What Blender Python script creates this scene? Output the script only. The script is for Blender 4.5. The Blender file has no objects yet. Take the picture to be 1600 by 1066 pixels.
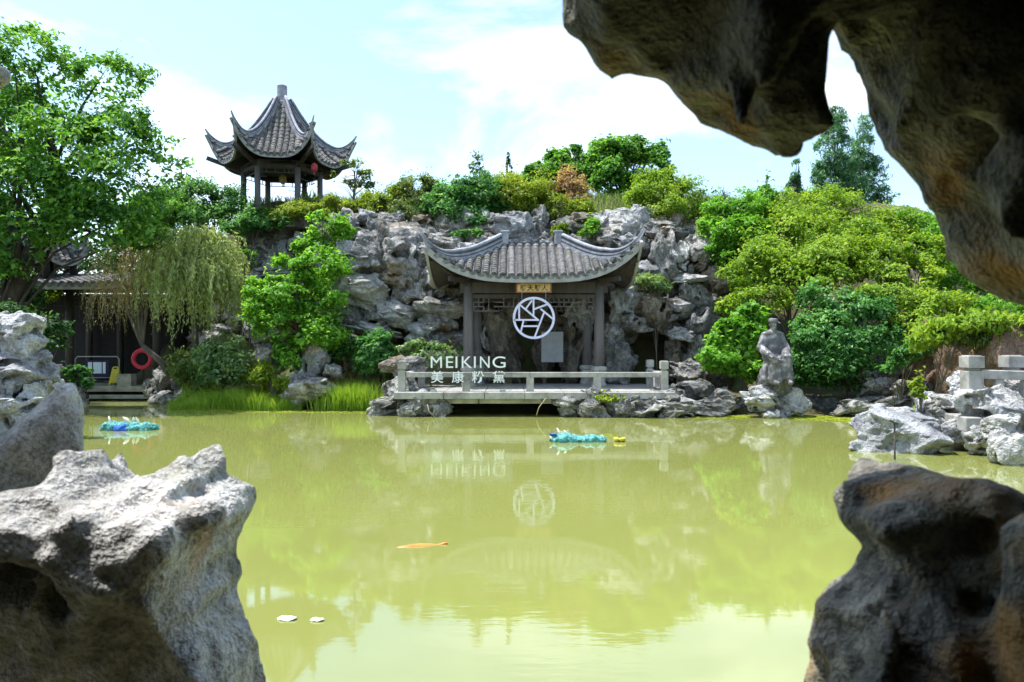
import bpy, math, random
import numpy as np
from mathutils import Vector, Matrix, Euler

random.seed(7)
RNG = np.random.default_rng(7)
SC = bpy.context.scene
COL = SC.collection
R = math.radians

# ------------------------------------------------------------------ camera, sky, sun, exposure
FPX, HORIZON, EYE = 1150.0, 545.0, 1.81      # focal length and horizon row of a 1600 px wide frame, eye height over the water
cam = bpy.data.cameras.new('camera')
cam.sensor_width = 36.0
cam.lens = 36.0 * FPX / 1600.0
cam.shift_y = (HORIZON - 533.0) / 1600.0
cam.clip_start, cam.clip_end = 0.05, 3000.0
cam.dof.use_dof = True
cam.dof.focus_distance = 20.0
cam.dof.aperture_fstop = 4.5
camo = bpy.data.objects.new('camera', cam)
camo.location = (0, 0, EYE)
camo.rotation_euler = (R(90), 0, 0)
COL.objects.link(camo)
SC.camera = camo

SUN_EL, SUN_AZ = R(70), R(-78)                # azimuth measured from +Y (away from camera) towards +X
to_sun = Vector((math.sin(SUN_AZ) * math.cos(SUN_EL), math.cos(SUN_AZ) * math.cos(SUN_EL), math.sin(SUN_EL)))
sun = bpy.data.lights.new('sun', 'SUN')
sun.energy = 3.9
sun.angle = R(0.6)
sun.color = (1.0, 0.97, 0.925)
suno = bpy.data.objects.new('sun', sun)
suno.rotation_euler = to_sun.to_track_quat('Z', 'Y').to_euler()
COL.objects.link(suno)

world = bpy.data.worlds.new('World')
SC.world = world
world.use_nodes = True
wt = world.node_tree
wt.nodes.clear()


def wn(t, **kw):
    n = wt.nodes.new(t)
    for k, v in kw.items():
        setattr(n, k, v)
    return n


sky = wn('ShaderNodeTexSky', sky_type='NISHITA', sun_disc=False)
sky.sun_elevation = SUN_EL
sky.sun_rotation = SUN_AZ
sky.air_density, sky.dust_density, sky.ozone_density = 1.0, 1.2, 1.6
tc = wn('ShaderNodeTexCoord')
mp = wn('ShaderNodeMapping')
mp.inputs['Scale'].default_value = (1.1, 1.1, 2.9)
mp.inputs['Location'].default_value = (0.35, 0.2, 0.55)
nz = wn('ShaderNodeTexNoise')
nz.inputs['Scale'].default_value = 1.9
nz.inputs['Detail'].default_value = 7.0
nz.inputs['Roughness'].default_value = 0.56
nz.inputs['Distortion'].default_value = 0.35
cr = wn('ShaderNodeValToRGB')
cr.color_ramp.elements[0].position = 0.51
cr.color_ramp.elements[1].position = 0.77
cr.color_ramp.elements[0].color = (0.07, 0.07, 0.07, 1)
cr.color_ramp.elements[1].color = (1, 1, 1, 1)
mixc = wn('ShaderNodeMixRGB')
mixc.inputs[2].default_value = (7.4, 7.7, 7.8, 1)      # cloud white, in the sky texture's units
bg = wn('ShaderNodeBackground')
bg.inputs['Strength'].default_value = 0.15
wo = wn('ShaderNodeOutputWorld')
L = wt.links.new
L(tc.outputs['Generated'], mp.inputs['Vector'])
L(mp.outputs['Vector'], nz.inputs['Vector'])
L(nz.outputs['Fac'], cr.inputs['Fac'])
L(cr.outputs['Color'], mixc.inputs['Fac'])
tint = wn('ShaderNodeMixRGB', blend_type='MULTIPLY')
tint.inputs[0].default_value = 1.0
tint.inputs[2].default_value = (0.97, 1.08, 1.05, 1)          # the photograph's cool white balance
L(sky.outputs['Color'], tint.inputs[1])
L(tint.outputs['Color'], mixc.inputs[1])
L(mixc.outputs['Color'], bg.inputs['Color'])
L(bg.outputs['Background'], wo.inputs['Surface'])

SC.view_settings.view_transform = 'Standard'
SC.view_settings.look = 'None'
SC.view_settings.exposure = 1.02
SC.view_settings.gamma = 1.0
SC.view_settings.use_curve_mapping = False
SC.render.engine = 'CYCLES'
SC.cycles.max_bounces = 6
SC.cycles.diffuse_bounces = 3
SC.cycles.glossy_bounces = 3
SC.cycles.transmission_bounces = 4
SC.cycles.transparent_max_bounces = 6
SC.cycles.caustics_reflective = False
SC.cycles.caustics_refractive = False
SC.cycles.use_denoising = True
SC.cycles.use_adaptive_sampling = True
SC.cycles.adaptive_threshold = 0.03


def P(px, py, d):
    """a point seen at column px, row py of the 1600x1066 frame when it stands d metres away"""
    return Vector(((px - 800.0) / FPX * d, d, EYE + (HORIZON - py) / FPX * d))


def wl(py):
    """distance of a waterline seen at row py"""
    return FPX * EYE / (py - HORIZON)


# ------------------------------------------------------------------ numpy noise and surfaces
def _h(ix, iy, iz, s):
    n = (ix.astype(np.uint32) * np.uint32(374761393) + iy.astype(np.uint32) * np.uint32(668265263)
         + iz.astype(np.uint32) * np.uint32(2147483647) + np.uint32((s * 974634777) & 0xffffffff))
    n = (n ^ (n >> np.uint32(13))) * np.uint32(1274126177)
    n = (n ^ (n >> np.uint32(15))) * np.uint32(2246822519)
    n = n ^ (n >> np.uint32(16))
    return n.astype(np.float32) / np.float32(2147483648.0) - np.float32(1.0)


def vn(x, y, z, s=0):
    x = np.asarray(x, np.float32); y = np.asarray(y, np.float32); z = np.asarray(z, np.float32)
    x, y, z = np.broadcast_arrays(x, y, z)
    fx, fy, fz = np.floor(x), np.floor(y), np.floor(z)
    ix, iy, iz = fx.astype(np.int64), fy.astype(np.int64), fz.astype(np.int64)
    u, v, w = x - fx, y - fy, z - fz
    u = u * u * (3 - 2 * u); v = v * v * (3 - 2 * v); w = w * w * (3 - 2 * w)
    r = 0
    for dx in (0, 1):
        for dy in (0, 1):
            for dz in (0, 1):
                k = (u if dx else 1 - u) * (v if dy else 1 - v) * (w if dz else 1 - w)
                r = r + k * _h(ix + dx, iy + dy, iz + dz, s)
    return r


def fbm(x, y, z, s=0, o=4, g=0.5):
    a, r, f = 1.0, 0, 1.0
    for i in range(o):
        r = r + a * vn(x * f, y * f, z * f, s + i * 17)
        a *= g; f *= 2.03
    return r


def ridge(x, y, z, s=0, o=3, g=0.5):
    a, r, f = 1.0, 0, 1.0
    for i in range(o):
        r = r + a * (1 - 2 * np.abs(vn(x * f, y * f, z * f, s + i * 31)))
        a *= g; f *= 2.1
    return r


def smin(a, b, k):
    h = np.clip(0.5 + 0.5 * (b - a) / k, 0, 1)
    return b * (1 - h) + a * h - k * h * (1 - h)


def smax(a, b, k):
    return -smin(-a, -b, k)


def nets(S, o, h):
    S = S.astype(np.float32).copy()
    for ax in range(3):
        for e in (0, -1):
            sl = [slice(None)] * 3; sl[ax] = e
            S[tuple(sl)] = np.maximum(S[tuple(sl)], h * 0.5)
    nx, ny, nz_ = S.shape
    C = [(i, j, k) for i in (0, 1) for j in (0, 1) for k in (0, 1)]
    cs = np.stack([S[i:nx - 1 + i, j:ny - 1 + j, k:nz_ - 1 + k] for i, j, k in C])
    neg = cs < 0
    m = neg.any(0) & ~neg.all(0)
    idx = -np.ones(m.shape, np.int64)
    idx[m] = np.arange(m.sum())
    cell = np.argwhere(m).astype(np.float32)
    v = cs[:, m]
    acc = np.zeros((cell.shape[0], 3), np.float32); cnt = np.zeros(cell.shape[0], np.float32)
    for a in range(8):
        for b in range(a + 1, 8):
            ca, cb = np.array(C[a], np.float32), np.array(C[b], np.float32)
            if np.abs(ca - cb).sum() != 1:
                continue
            x = (v[a] < 0) != (v[b] < 0)
            t = np.where(x, v[a] / np.where(x, v[a] - v[b], 1), 0)
            acc += np.where(x[:, None], ca + t[:, None] * (cb - ca), 0)
            cnt += x
    V = (cell + acc / cnt[:, None]) * h + np.array(o, np.float32)
    ins = S < 0
    Q = []
    for ax in range(3):
        A = np.take(ins, range(0, S.shape[ax] - 1), ax); B = np.take(ins, range(1, S.shape[ax]), ax)
        e = np.argwhere(A != B)
        o1, o2 = [(1, 2), (2, 0), (0, 1)][ax]
        e = e[(e[:, o1] > 0) & (e[:, o2] > 0)]
        e = e[(e[:, o1] < S.shape[o1] - 1) & (e[:, o2] < S.shape[o2] - 1)]
        up = A[e[:, 0], e[:, 1], e[:, 2]]
        q = []
        for a, b in ((1, 1), (0, 1), (0, 0), (1, 0)):
            c = e.copy(); c[:, o1] -= a; c[:, o2] -= b
            q.append(idx[c[:, 0], c[:, 1], c[:, 2]])
        q = np.stack(q, 1)
        q[~up] = q[~up][:, ::-1]
        Q.append(q)
    return V, np.concatenate(Q)


def grid(lo, hi, h):
    ax = [np.arange(lo[i], hi[i] + h, h, dtype=np.float32) for i in range(3)]
    X, Y, Z = np.meshgrid(*ax, indexing='ij')
    return X, Y, Z


def npmesh(name, V, Q, mats=(), smooth=True, attr=None):
    """mesh of quads (or triangles) straight from numpy arrays"""
    me = bpy.data.meshes.new(name)
    n = Q.shape[1]
    me.vertices.add(len(V)); me.vertices.foreach_set('co', np.ascontiguousarray(V, np.float32).ravel())
    me.loops.add(Q.size); me.loops.foreach_set('vertex_index', np.ascontiguousarray(Q, np.int32).ravel())
    me.polygons.add(len(Q)); me.polygons.foreach_set('loop_start', np.arange(0, Q.size, n, dtype=np.int32))
    if smooth:
        me.polygons.foreach_set('use_smooth', np.ones(len(Q), bool))
    if attr is not None:
        a = me.attributes.new('rnd', 'FLOAT', 'FACE')
        a.data.foreach_set('value', np.ascontiguousarray(attr, np.float32))
    for m in mats:
        me.materials.append(m)
    me.update(calc_edges=True)
    return me


def put(name, me, parent=None, loc=None, rot=None, scale=None):
    o = bpy.data.objects.new(name, me)
    COL.objects.link(o)
    if parent is not None:
        o.parent = parent
    if loc is not None:
        o.location = loc
    if rot is not None:
        o.rotation_euler = rot
    if scale is not None:
        o.scale = scale
    return o


def tag(o, label=None, cat=None, group=None, kind=None):
    for k, v in (('label', label), ('category', cat), ('group', group), ('kind', kind)):
        if v:
            o[k] = v
    return o


def thing(name, label, cat, loc=(0, 0, 0), rz=0.0, group=None):
    o = bpy.data.objects.new(name, None)
    o.empty_display_size = 0.3
    COL.objects.link(o)
    o.location = loc
    o.rotation_euler = (0, 0, rz)
    return tag(o, label, cat, group)


class MB:
    """collects boxes, tubes and sheets into one mesh"""
    def __init__(s):
        s.v, s.f = [], []

    def add(s, v, f):
        b = len(s.v)
        s.v += [tuple(p) for p in v]
        s.f += [tuple(b + i for i in q) for q in f]
        return s

    def box(s, c, sz, rz=0.0, taper=1.0, rx=0.0):
        x, y, z = (k / 2 for k in sz)
        M = Matrix.Translation(c) @ Euler((rx, 0, rz)).to_matrix().to_4x4()
        v = [M @ Vector((i * x * (taper if k > 0 else 1), j * y * (taper if k > 0 else 1), k * z))
             for k in (-1, 1) for i, j in ((-1, -1), (1, -1), (1, 1), (-1, 1))]
        return s.add(v, [(3, 2, 1, 0), (4, 5, 6, 7), (0, 1, 5, 4), (1, 2, 6, 5), (2, 3, 7, 6), (3, 0, 4, 7)])

    def bar(s, a, b, w, h=None, up=(0, 0, 1)):
        """a straight bar of section w x h from a to b"""
        a, b = Vector(a), Vector(b); h = h or w
        t = (b - a).normalized(); u = Vector(up)
        if abs(t.dot(u)) > 0.98:
            u = Vector((0, 1, 0))
        n = t.cross(u).normalized(); u = n.cross(t)
        v = [p + n * (i * w / 2) + u * (j * h / 2) for p in (a, b) for i, j in ((-1, -1), (1, -1), (1, 1), (-1, 1))]
        return s.add(v, [(0, 1, 2, 3), (7, 6, 5, 4), (0, 4, 5, 1), (1, 5, 6, 2), (2, 6, 7, 3), (3, 7, 4, 0)])

    def tube(s, pts, rad, n=8, cap=True, flat=1.0):
        pts = [Vector(p) for p in pts]
        if not hasattr(rad, '__len__'):
            rad = [rad] * len(pts)
        rings, u = [], None
        for i, p in enumerate(pts):
            t = (pts[min(i + 1, len(pts) - 1)] - pts[max(i - 1, 0)]).normalized()
            if u is None:
                u = Vector((0, 0, 1)) if abs(t.z) < 0.9 else Vector((1, 0, 0))
            nrm = t.cross(u)
            nrm = nrm.normalized() if nrm.length > 1e-6 else Vector((1, 0, 0))
            u = nrm.cross(t).normalized()
            rings.append([p + (nrm * math.cos(2 * math.pi * k / n) + u * (flat * math.sin(2 * math.pi * k / n))) * rad[i] for k in range(n)])
        v = [p for r in rings for p in r]
        f = [(i * n + k, i * n + (k + 1) % n, (i + 1) * n + (k + 1) % n, (i + 1) * n + k) for i in range(len(pts) - 1) for k in range(n)]
        if cap:
            f += [tuple(range(n - 1, -1, -1)), tuple((len(pts) - 1) * n + k for k in range(n))]
        return s.add(v, f)

    def lathe(s, c, prof, n=16):
        c = Vector(c)
        v = [c + Vector((r * math.cos(2 * math.pi * k / n), r * math.sin(2 * math.pi * k / n), z)) for r, z in prof for k in range(n)]
        m = len(prof)
        f = [(i * n + k, i * n + (k + 1) % n, (i + 1) * n + (k + 1) % n, (i + 1) * n + k) for i in range(m - 1) for k in range(n)]
        f += [tuple(range(n - 1, -1, -1)), tuple((m - 1) * n + k for k in range(n))]
        return s.add(v, f)

    def sheet(s, rows, flip=False):
        n = len(rows[0])
        v = [p for r in rows for p in r]
        f = [(i * n + k, i * n + k + 1, (i + 1) * n + k + 1, (i + 1) * n + k) for i in range(len(rows) - 1) for k in range(n - 1)]
        if flip:
            f = [q[::-1] for q in f]
        return s.add(v, f)

    def prism(s, pts, y0, y1):
        """outline in x,z pushed from y0 to y1"""
        n = len(pts)
        v = [(x, y0, z) for x, z in pts] + [(x, y1, z) for x, z in pts]
        f = [tuple(range(n)), tuple(range(2 * n - 1, n - 1, -1))] + [(i, (i + 1) % n + 0 if False else (i + 1) % n, n + (i + 1) % n, n + i)[::-1] for i in range(n)]
        return s.add(v, f)

    def mesh(s, name, mat, smooth=False):
        me = bpy.data.meshes.new(name)
        me.from_pydata(s.v, [], s.f)
        me.materials.append(mat)
        if smooth:
            me.polygons.foreach_set('use_smooth', np.ones(len(me.polygons), bool))
        me.update()
        return me

    def obj(s, name, mat, parent=None, smooth=False, bevel=0.0):
        o = put(name, s.mesh(name, mat, smooth), parent)
        if bevel:
            b = o.modifiers.new('bevel', 'BEVEL')
            b.width = bevel; b.segments = 2; b.limit_method = 'ANGLE'
        return o


# ------------------------------------------------------------------ materials
class NT:
    def __init__(s, name):
        s.m = bpy.data.materials.new(name)
        s.m.use_nodes = True
        s.t = s.m.node_tree
        s.t.nodes.clear()
        s.out = s.n('ShaderNodeOutputMaterial')
        s._obj = None

    def n(s, t, **kw):
        n = s.t.nodes.new(t)
        for k, v in kw.items():
            setattr(n, k, v)
        return n

    def l(s, a, b):
        s.t.links.new(a, b)

    def coord(s, scale=(1, 1, 1), which='Object', rot=(0, 0, 0)):
        c = s.n('ShaderNodeTexCoord')
        m = s.n('ShaderNodeMapping')
        m.inputs['Scale'].default_value = scale
        m.inputs['Rotation'].default_value = rot
        if which == 'World':
            g = s.n('ShaderNodeNewGeometry')
            s.l(g.outputs['Position'], m.inputs['Vector'])
        else:
            s.l(c.outputs[which], m.inputs['Vector'])
        return m.outputs['Vector']

    def noise(s, vec, scale, detail=4, rough=0.55, dist=0.0):
        n = s.n('ShaderNodeTexNoise')
        n.inputs['Scale'].default_value = scale
        n.inputs['Detail'].default_value = detail
        n.inputs['Roughness'].default_value = rough
        n.inputs['Distortion'].default_value = dist
        s.l(vec, n.inputs['Vector'])
        return n.outputs['Fac']

    def ramp(s, fac, stops):
        r = s.n('ShaderNodeValToRGB')
        e = r.color_ramp.elements
        while len(e) < len(stops):
            e.new(0.5)
        for k, (p, c) in zip(e, stops):
            k.position = p
            k.color = (*c, 1) if hasattr(c, '__len__') else (c, c, c, 1)
        s.l(fac, r.inputs['Fac'])
        return r.outputs['Color']

    def mix(s, fac, a, b, mode='MIX'):
        m = s.n('ShaderNodeMixRGB', blend_type=mode)
        for i, x in ((0, fac), (1, a), (2, b)):
            if isinstance(x, (int, float)):
                m.inputs[i].default_value = x if i == 0 else (x, x, x, 1)
            elif isinstance(x, tuple):
                m.inputs[i].default_value = (*x, 1)
            else:
                s.l(x, m.inputs[i])
        return m.outputs['Color']

    def bump(s, h, strength=0.5, dist=0.05, prev=None):
        b = s.n('ShaderNodeBump')
        b.inputs['Strength'].default_value = strength
        b.inputs['Distance'].default_value = dist
        s.l(h, b.inputs['Height'])
        if prev is not None:
            s.l(prev, b.inputs['Normal'])
        return b.outputs['Normal']

    def pbr(s, col, rough=0.8, normal=None, spec=0.3, metal=0.0, **kw):
        p = s.n('ShaderNodeBsdfPrincipled')
        if isinstance(col, tuple):
            p.inputs['Base Color'].default_value = (*col, 1)
        else:
            s.l(col, p.inputs['Base Color'])
        if isinstance(rough, (int, float)):
            p.inputs['Roughness'].default_value = rough
        else:
            s.l(rough, p.inputs['Roughness'])
        p.inputs['Specular IOR Level'].default_value = spec
        p.inputs['Metallic'].default_value = metal
        for k, v in kw.items():
            p.inputs[k.replace('_', ' ')].default_value = v
        if normal is not None:
            s.l(normal, p.inputs['Normal'])
        s.l(p.outputs['BSDF'], s.out.inputs['Surface'])
        s.p = p
        return s.m


def rock_mat(name, lo, mid, hi, scale=1.0, ochre=0.25, moss=0.0, bump=0.9, fine=1.0, och_at=0.60, och_col=(0.33, 0.19, 0.075), och_scale=0.55):
    t = NT(name)
    v = t.coord(which='World')
    n1 = t.noise(v, 1.3 * scale, 3, 0.62, 0.6)
    n2 = t.noise(v, 6.0 * scale, 4, 0.68)
    mus = t.noise(v, 30.0 * scale, 2, 0.7)
    f = t.mix(0.25 + 0.2 * fine, n1, n2)
    col = t.ramp(f, [(0.34, lo), (0.5, mid), (0.64, hi)])
    sp = t.ramp(mus, [(0.36, 1 - 0.55 * fine), (0.52, 1.0), (0.7, 1 + 0.22 * fine)])
    col = t.mix(1.0, col, sp, 'MULTIPLY')
    oi = t.n('ShaderNodeObjectInfo')
    var = t.ramp(oi.outputs['Random'], [(0.0, (0.74, 0.76, 0.80)), (0.5, (1.0, 0.98, 0.95)), (1.0, (1.2, 1.2, 1.22))])
    col = t.mix(1.0, col, var, 'MULTIPLY')
    if ochre:
        on = t.noise(v, och_scale * scale, 3, 0.6)
        of = t.ramp(on, [(och_at, 0.0), (och_at + 0.12, min(1.0, ochre * 2.2))])
        col = t.mix(of, col, och_col)
    if moss:
        mn = t.noise(v, 1.1 * scale, 3, 0.65)
        mf = t.ramp(mn, [(0.52, 0.0), (0.68, moss)])
        col = t.mix(mf, col, (0.10, 0.115, 0.03))
    hh = t.mix(0.30 * fine, n2, mus)
    nb = t.bump(hh, bump, 0.15 / scale)
    return t.pbr(col, 0.86, nb, 0.25)


def plain(name, col, rough=0.7, var=0.25, scale=6.0, bump=0.25, bdist=0.01, spec=0.3, metal=0.0, stretch=(1, 1, 1), col2=None, each=0.0):
    t = NT(name)
    v = t.coord(stretch, 'World')
    n = t.noise(v, scale, 4, 0.65)
    c2 = col2 or tuple(min(1, k * (1 + var)) for k in col)
    c = t.ramp(n, [(0.32, tuple(k * (1 - var) for k in col)), (0.5, col), (0.7, c2)])
    if each:      # every row of tiles fired and weathered a little differently
        oi = t.n('ShaderNodeObjectInfo')
        c = t.mix(1.0, c, t.ramp(oi.outputs['Random'], [(0.0, 1 - each), (0.5, (1.0, 1.0, 0.97)), (1.0, 1 + each)]), 'MULTIPLY')
        c = t.mix(t.ramp(t.noise(v, 1.6, 4, 0.7), [(0.55, 0.0), (0.72, 0.55)]), c, (0.13, 0.135, 0.075))
    nb = t.bump(n, bump, bdist)
    return t.pbr(c, rough, nb, spec, metal)


def leaf_mat(name, cols, trans=0.5, rough=0.5, gloss=0.25):
    t = NT(name)
    a = t.n('ShaderNodeAttribute', attribute_name='rnd')
    k = len(cols)
    c = t.ramp(a.outputs['Fac'], [(i / max(1, k - 1), x) for i, x in enumerate(cols)])
    p = t.n('ShaderNodeBsdfPrincipled')
    t.l(c, p.inputs['Base Color'])
    p.inputs['Roughness'].default_value = rough
    p.inputs['Specular IOR Level'].default_value = gloss
    tr = t.n('ShaderNodeBsdfTranslucent')
    t.l(t.mix(1.0, c, (1.25, 1.2, 0.55), 'MULTIPLY'), tr.inputs['Color'])
    mx = t.n('ShaderNodeMixShader')
    mx.inputs[0].default_value = trans
    t.l(p.outputs['BSDF'], mx.inputs[1]); t.l(tr.outputs['BSDF'], mx.inputs[2])
    t.l(mx.outputs['Shader'], t.out.inputs['Surface'])
    return t.m


M = {}
M['rock'] = rock_mat('limestone', (0.055, 0.053, 0.05), (0.27, 0.262, 0.25), (0.56, 0.55, 0.53), 1.2, 0.2, moss=0.12, bump=1.0)
M['rock_pale'] = rock_mat('pale limestone', (0.13, 0.13, 0.135), (0.40, 0.40, 0.40), (0.64, 0.63, 0.62), 1.1, 0.05, moss=0.15, bump=1.0, fine=0.6)
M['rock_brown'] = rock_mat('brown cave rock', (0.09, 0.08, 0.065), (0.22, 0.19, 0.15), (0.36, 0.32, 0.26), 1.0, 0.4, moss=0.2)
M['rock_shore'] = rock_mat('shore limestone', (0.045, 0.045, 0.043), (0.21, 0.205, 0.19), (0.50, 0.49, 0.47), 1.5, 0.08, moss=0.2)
M['rock_near'] = rock_mat('near grotto limestone', (0.12, 0.115, 0.105), (0.39, 0.38, 0.36), (0.62, 0.61, 0.59), 2.2, 0.3, moss=0.45, bump=0.9, fine=0.75, och_col=(0.36, 0.18, 0.06), och_scale=0.9)
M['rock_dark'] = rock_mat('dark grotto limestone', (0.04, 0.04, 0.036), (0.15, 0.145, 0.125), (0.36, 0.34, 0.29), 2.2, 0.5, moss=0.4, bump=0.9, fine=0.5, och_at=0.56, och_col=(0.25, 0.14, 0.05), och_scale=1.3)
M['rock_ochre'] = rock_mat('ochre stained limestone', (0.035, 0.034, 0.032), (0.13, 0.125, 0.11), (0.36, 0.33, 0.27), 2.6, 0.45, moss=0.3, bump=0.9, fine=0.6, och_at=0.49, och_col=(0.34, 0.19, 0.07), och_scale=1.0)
M['earth'] = rock_mat('red earth bank', (0.075, 0.05, 0.035), (0.19, 0.12, 0.085), (0.31, 0.22, 0.17), 1.5, 0.2, moss=0.3)
M['soil'] = plain('soil', (0.085, 0.075, 0.04), 0.95, 0.45, 1.2, 0.6, 0.06, col2=(0.10, 0.13, 0.04))
M['stone'] = plain('cut granite', (0.345, 0.33, 0.305), 0.8, 0.38, 3.2, 0.5, 0.012)
M['stone_mossy'] = plain('stained granite', (0.36, 0.345, 0.30), 0.85, 0.4, 3.0, 0.5, 0.012)
M['wood'] = plain('dark timber', (0.060, 0.050, 0.046), 0.6, 0.35, 9.0, 0.35, 0.004, stretch=(1, 1, 0.08))
M['wood_grey'] = plain('weathered column', (0.135, 0.118, 0.115), 0.62, 0.25, 9.0, 0.3, 0.004, stretch=(1, 1, 0.1))
M['wood_black'] = plain('blackened timber', (0.016, 0.014, 0.013), 0.65, 0.3, 9.0, 0.3, 0.004)
M['tile'] = plain('clay roof tile', (0.125, 0.122, 0.125), 0.85, 0.5, 7.0, 0.6, 0.012, col2=(0.26, 0.245, 0.225), each=0.3)
M['ridge'] = plain('ridge plaster', (0.30, 0.31, 0.36), 0.8, 0.35, 5.0, 0.4, 0.01)
M['ridge_dark'] = plain('dark ridge course', (0.10, 0.10, 0.115), 0.85, 0.3, 5.0, 0.3, 0.01)  # dark colour of the line courses between plaster bands, and of the top ridge
M['fascia'] = plain('eave board', (0.31, 0.305, 0.30), 0.8, 0.25, 4.0, 0.3, 0.006)
M['white'] = plain('white acrylic', (0.86, 0.87, 0.90), 0.4, 0.03, 3.0, 0.02, 0.002)
M['lilac'] = plain('pale lilac paint', (0.66, 0.66, 0.86), 0.45, 0.05, 5.0, 0.03, 0.002)
M['plaque'] = plain('gilt plaque board', (0.62, 0.42, 0.17), 0.55, 0.25, 9.0, 0.1, 0.003)
M['plaque_frame'] = plain('plaque frame', (0.30, 0.12, 0.06), 0.6, 0.3, 9.0, 0.1, 0.003)
M['ink'] = plain('black ink', (0.012, 0.011, 0.010), 0.5, 0.2)
M['bronze'] = plain('grey bronze', (0.125, 0.12, 0.125), 0.48, 0.35, 7.0, 0.25, 0.006, spec=0.45, col2=(0.34, 0.33, 0.34))
M['red'] = plain('red lifebuoy', (0.52, 0.035, 0.07), 0.5, 0.2, 5.0)
M['redwood'] = plain('red painted beam', (0.33, 0.10, 0.07), 0.7, 0.3, 5.0)
M['yellow'] = plain('yellow plastic', (0.55, 0.46, 0.05), 0.5, 0.15, 5.0)
M['steel'] = plain('grey steel tube', (0.42, 0.43, 0.44), 0.4, 0.15, 5.0, metal=0.6)
M['navy'] = plain('navy sheet', (0.012, 0.016, 0.06), 0.5, 0.2)
M['notice'] = plain('notice paper', (0.62, 0.70, 0.82), 0.6, 0.05)
M['bark'] = plain('bark', (0.125, 0.105, 0.085), 0.9, 0.45, 8.0, 0.9, 0.03, stretch=(1, 1, 0.3))
M['bark_dark'] = plain('dark bark', (0.055, 0.045, 0.038), 0.9, 0.4, 8.0, 0.9, 0.03, stretch=(1, 1, 0.3))
M['twig'] = plain('dry twig', (0.33, 0.29, 0.17), 0.9, 0.3, 8.0)
M['twig_green'] = plain('willow twig', (0.30, 0.34, 0.14), 0.9, 0.3, 8.0)
M['net'] = plain('turquoise netting', (0.07, 0.33, 0.33), 0.75, 0.65, 30.0, 1.0, 0.03, col2=(0.36, 0.62, 0.58))
M['net_blue'] = plain('blue netting', (0.03, 0.12, 0.48), 0.7, 0.4, 20.0, 0.6, 0.02)
M['petal'] = plain('white petal', (0.80, 0.80, 0.72), 0.6, 0.08)
M['koi'] = plain('orange koi', (0.58, 0.22, 0.05), 0.35, 0.25, 9.0)
M['lantern_red'] = plain('faded red lantern', (0.42, 0.05, 0.07), 0.6, 0.2)
M['lantern_tan'] = plain('tan lantern', (0.42, 0.28, 0.13), 0.6, 0.2)
M['card'] = plain('white board', (0.33, 0.335, 0.34), 0.6, 0.08)
M['straw'] = plain('dry stalk', (0.40, 0.34, 0.20), 0.85, 0.2)

g = NT('clear acrylic')
gl = g.n('ShaderNodeBsdfGlossy'); gl.inputs['Roughness'].default_value = 0.05
gt = g.n('ShaderNodeBsdfTransparent'); gt.inputs['Color'].default_value = (0.95, 0.965, 0.97, 1)
gm = g.n('ShaderNodeMixShader'); gm.inputs[0].default_value = 0.06
g.l(gt.outputs[0], gm.inputs[1]); g.l(gl.outputs[0], gm.inputs[2]); g.l(gm.outputs[0], g.out.inputs['Surface'])
M['glass'] = g.m

w = NT('pond water')
v = w.coord((1, 1, 1), 'World')
big = w.noise(v, 0.16, 3, 0.5)
col = w.ramp(big, [(0.3, (0.205, 0.222, 0.060)), (0.55, (0.232, 0.250, 0.068)), (0.75, (0.258, 0.273, 0.078))])
vr = w.coord((0.55, 1.6, 1), 'World')
r1 = w.noise(vr, 2.2, 2, 0.5, 0.3)
r2 = w.noise(vr, 11.0, 2, 0.5)
patch = w.ramp(w.noise(v, 0.33, 2, 0.5), [(0.42, 0.12), (0.66, 1.0)])
hgt = w.mix(0.25, r1, r2)
hgt = w.mix(1.0, hgt, patch, 'MULTIPLY')
nb = w.bump(hgt, 0.055, 0.06)
w.pbr(col, 0.035, nb, 0.5)
w.p.inputs['IOR'].default_value = 1.95
M['water'] = w.m

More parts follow.
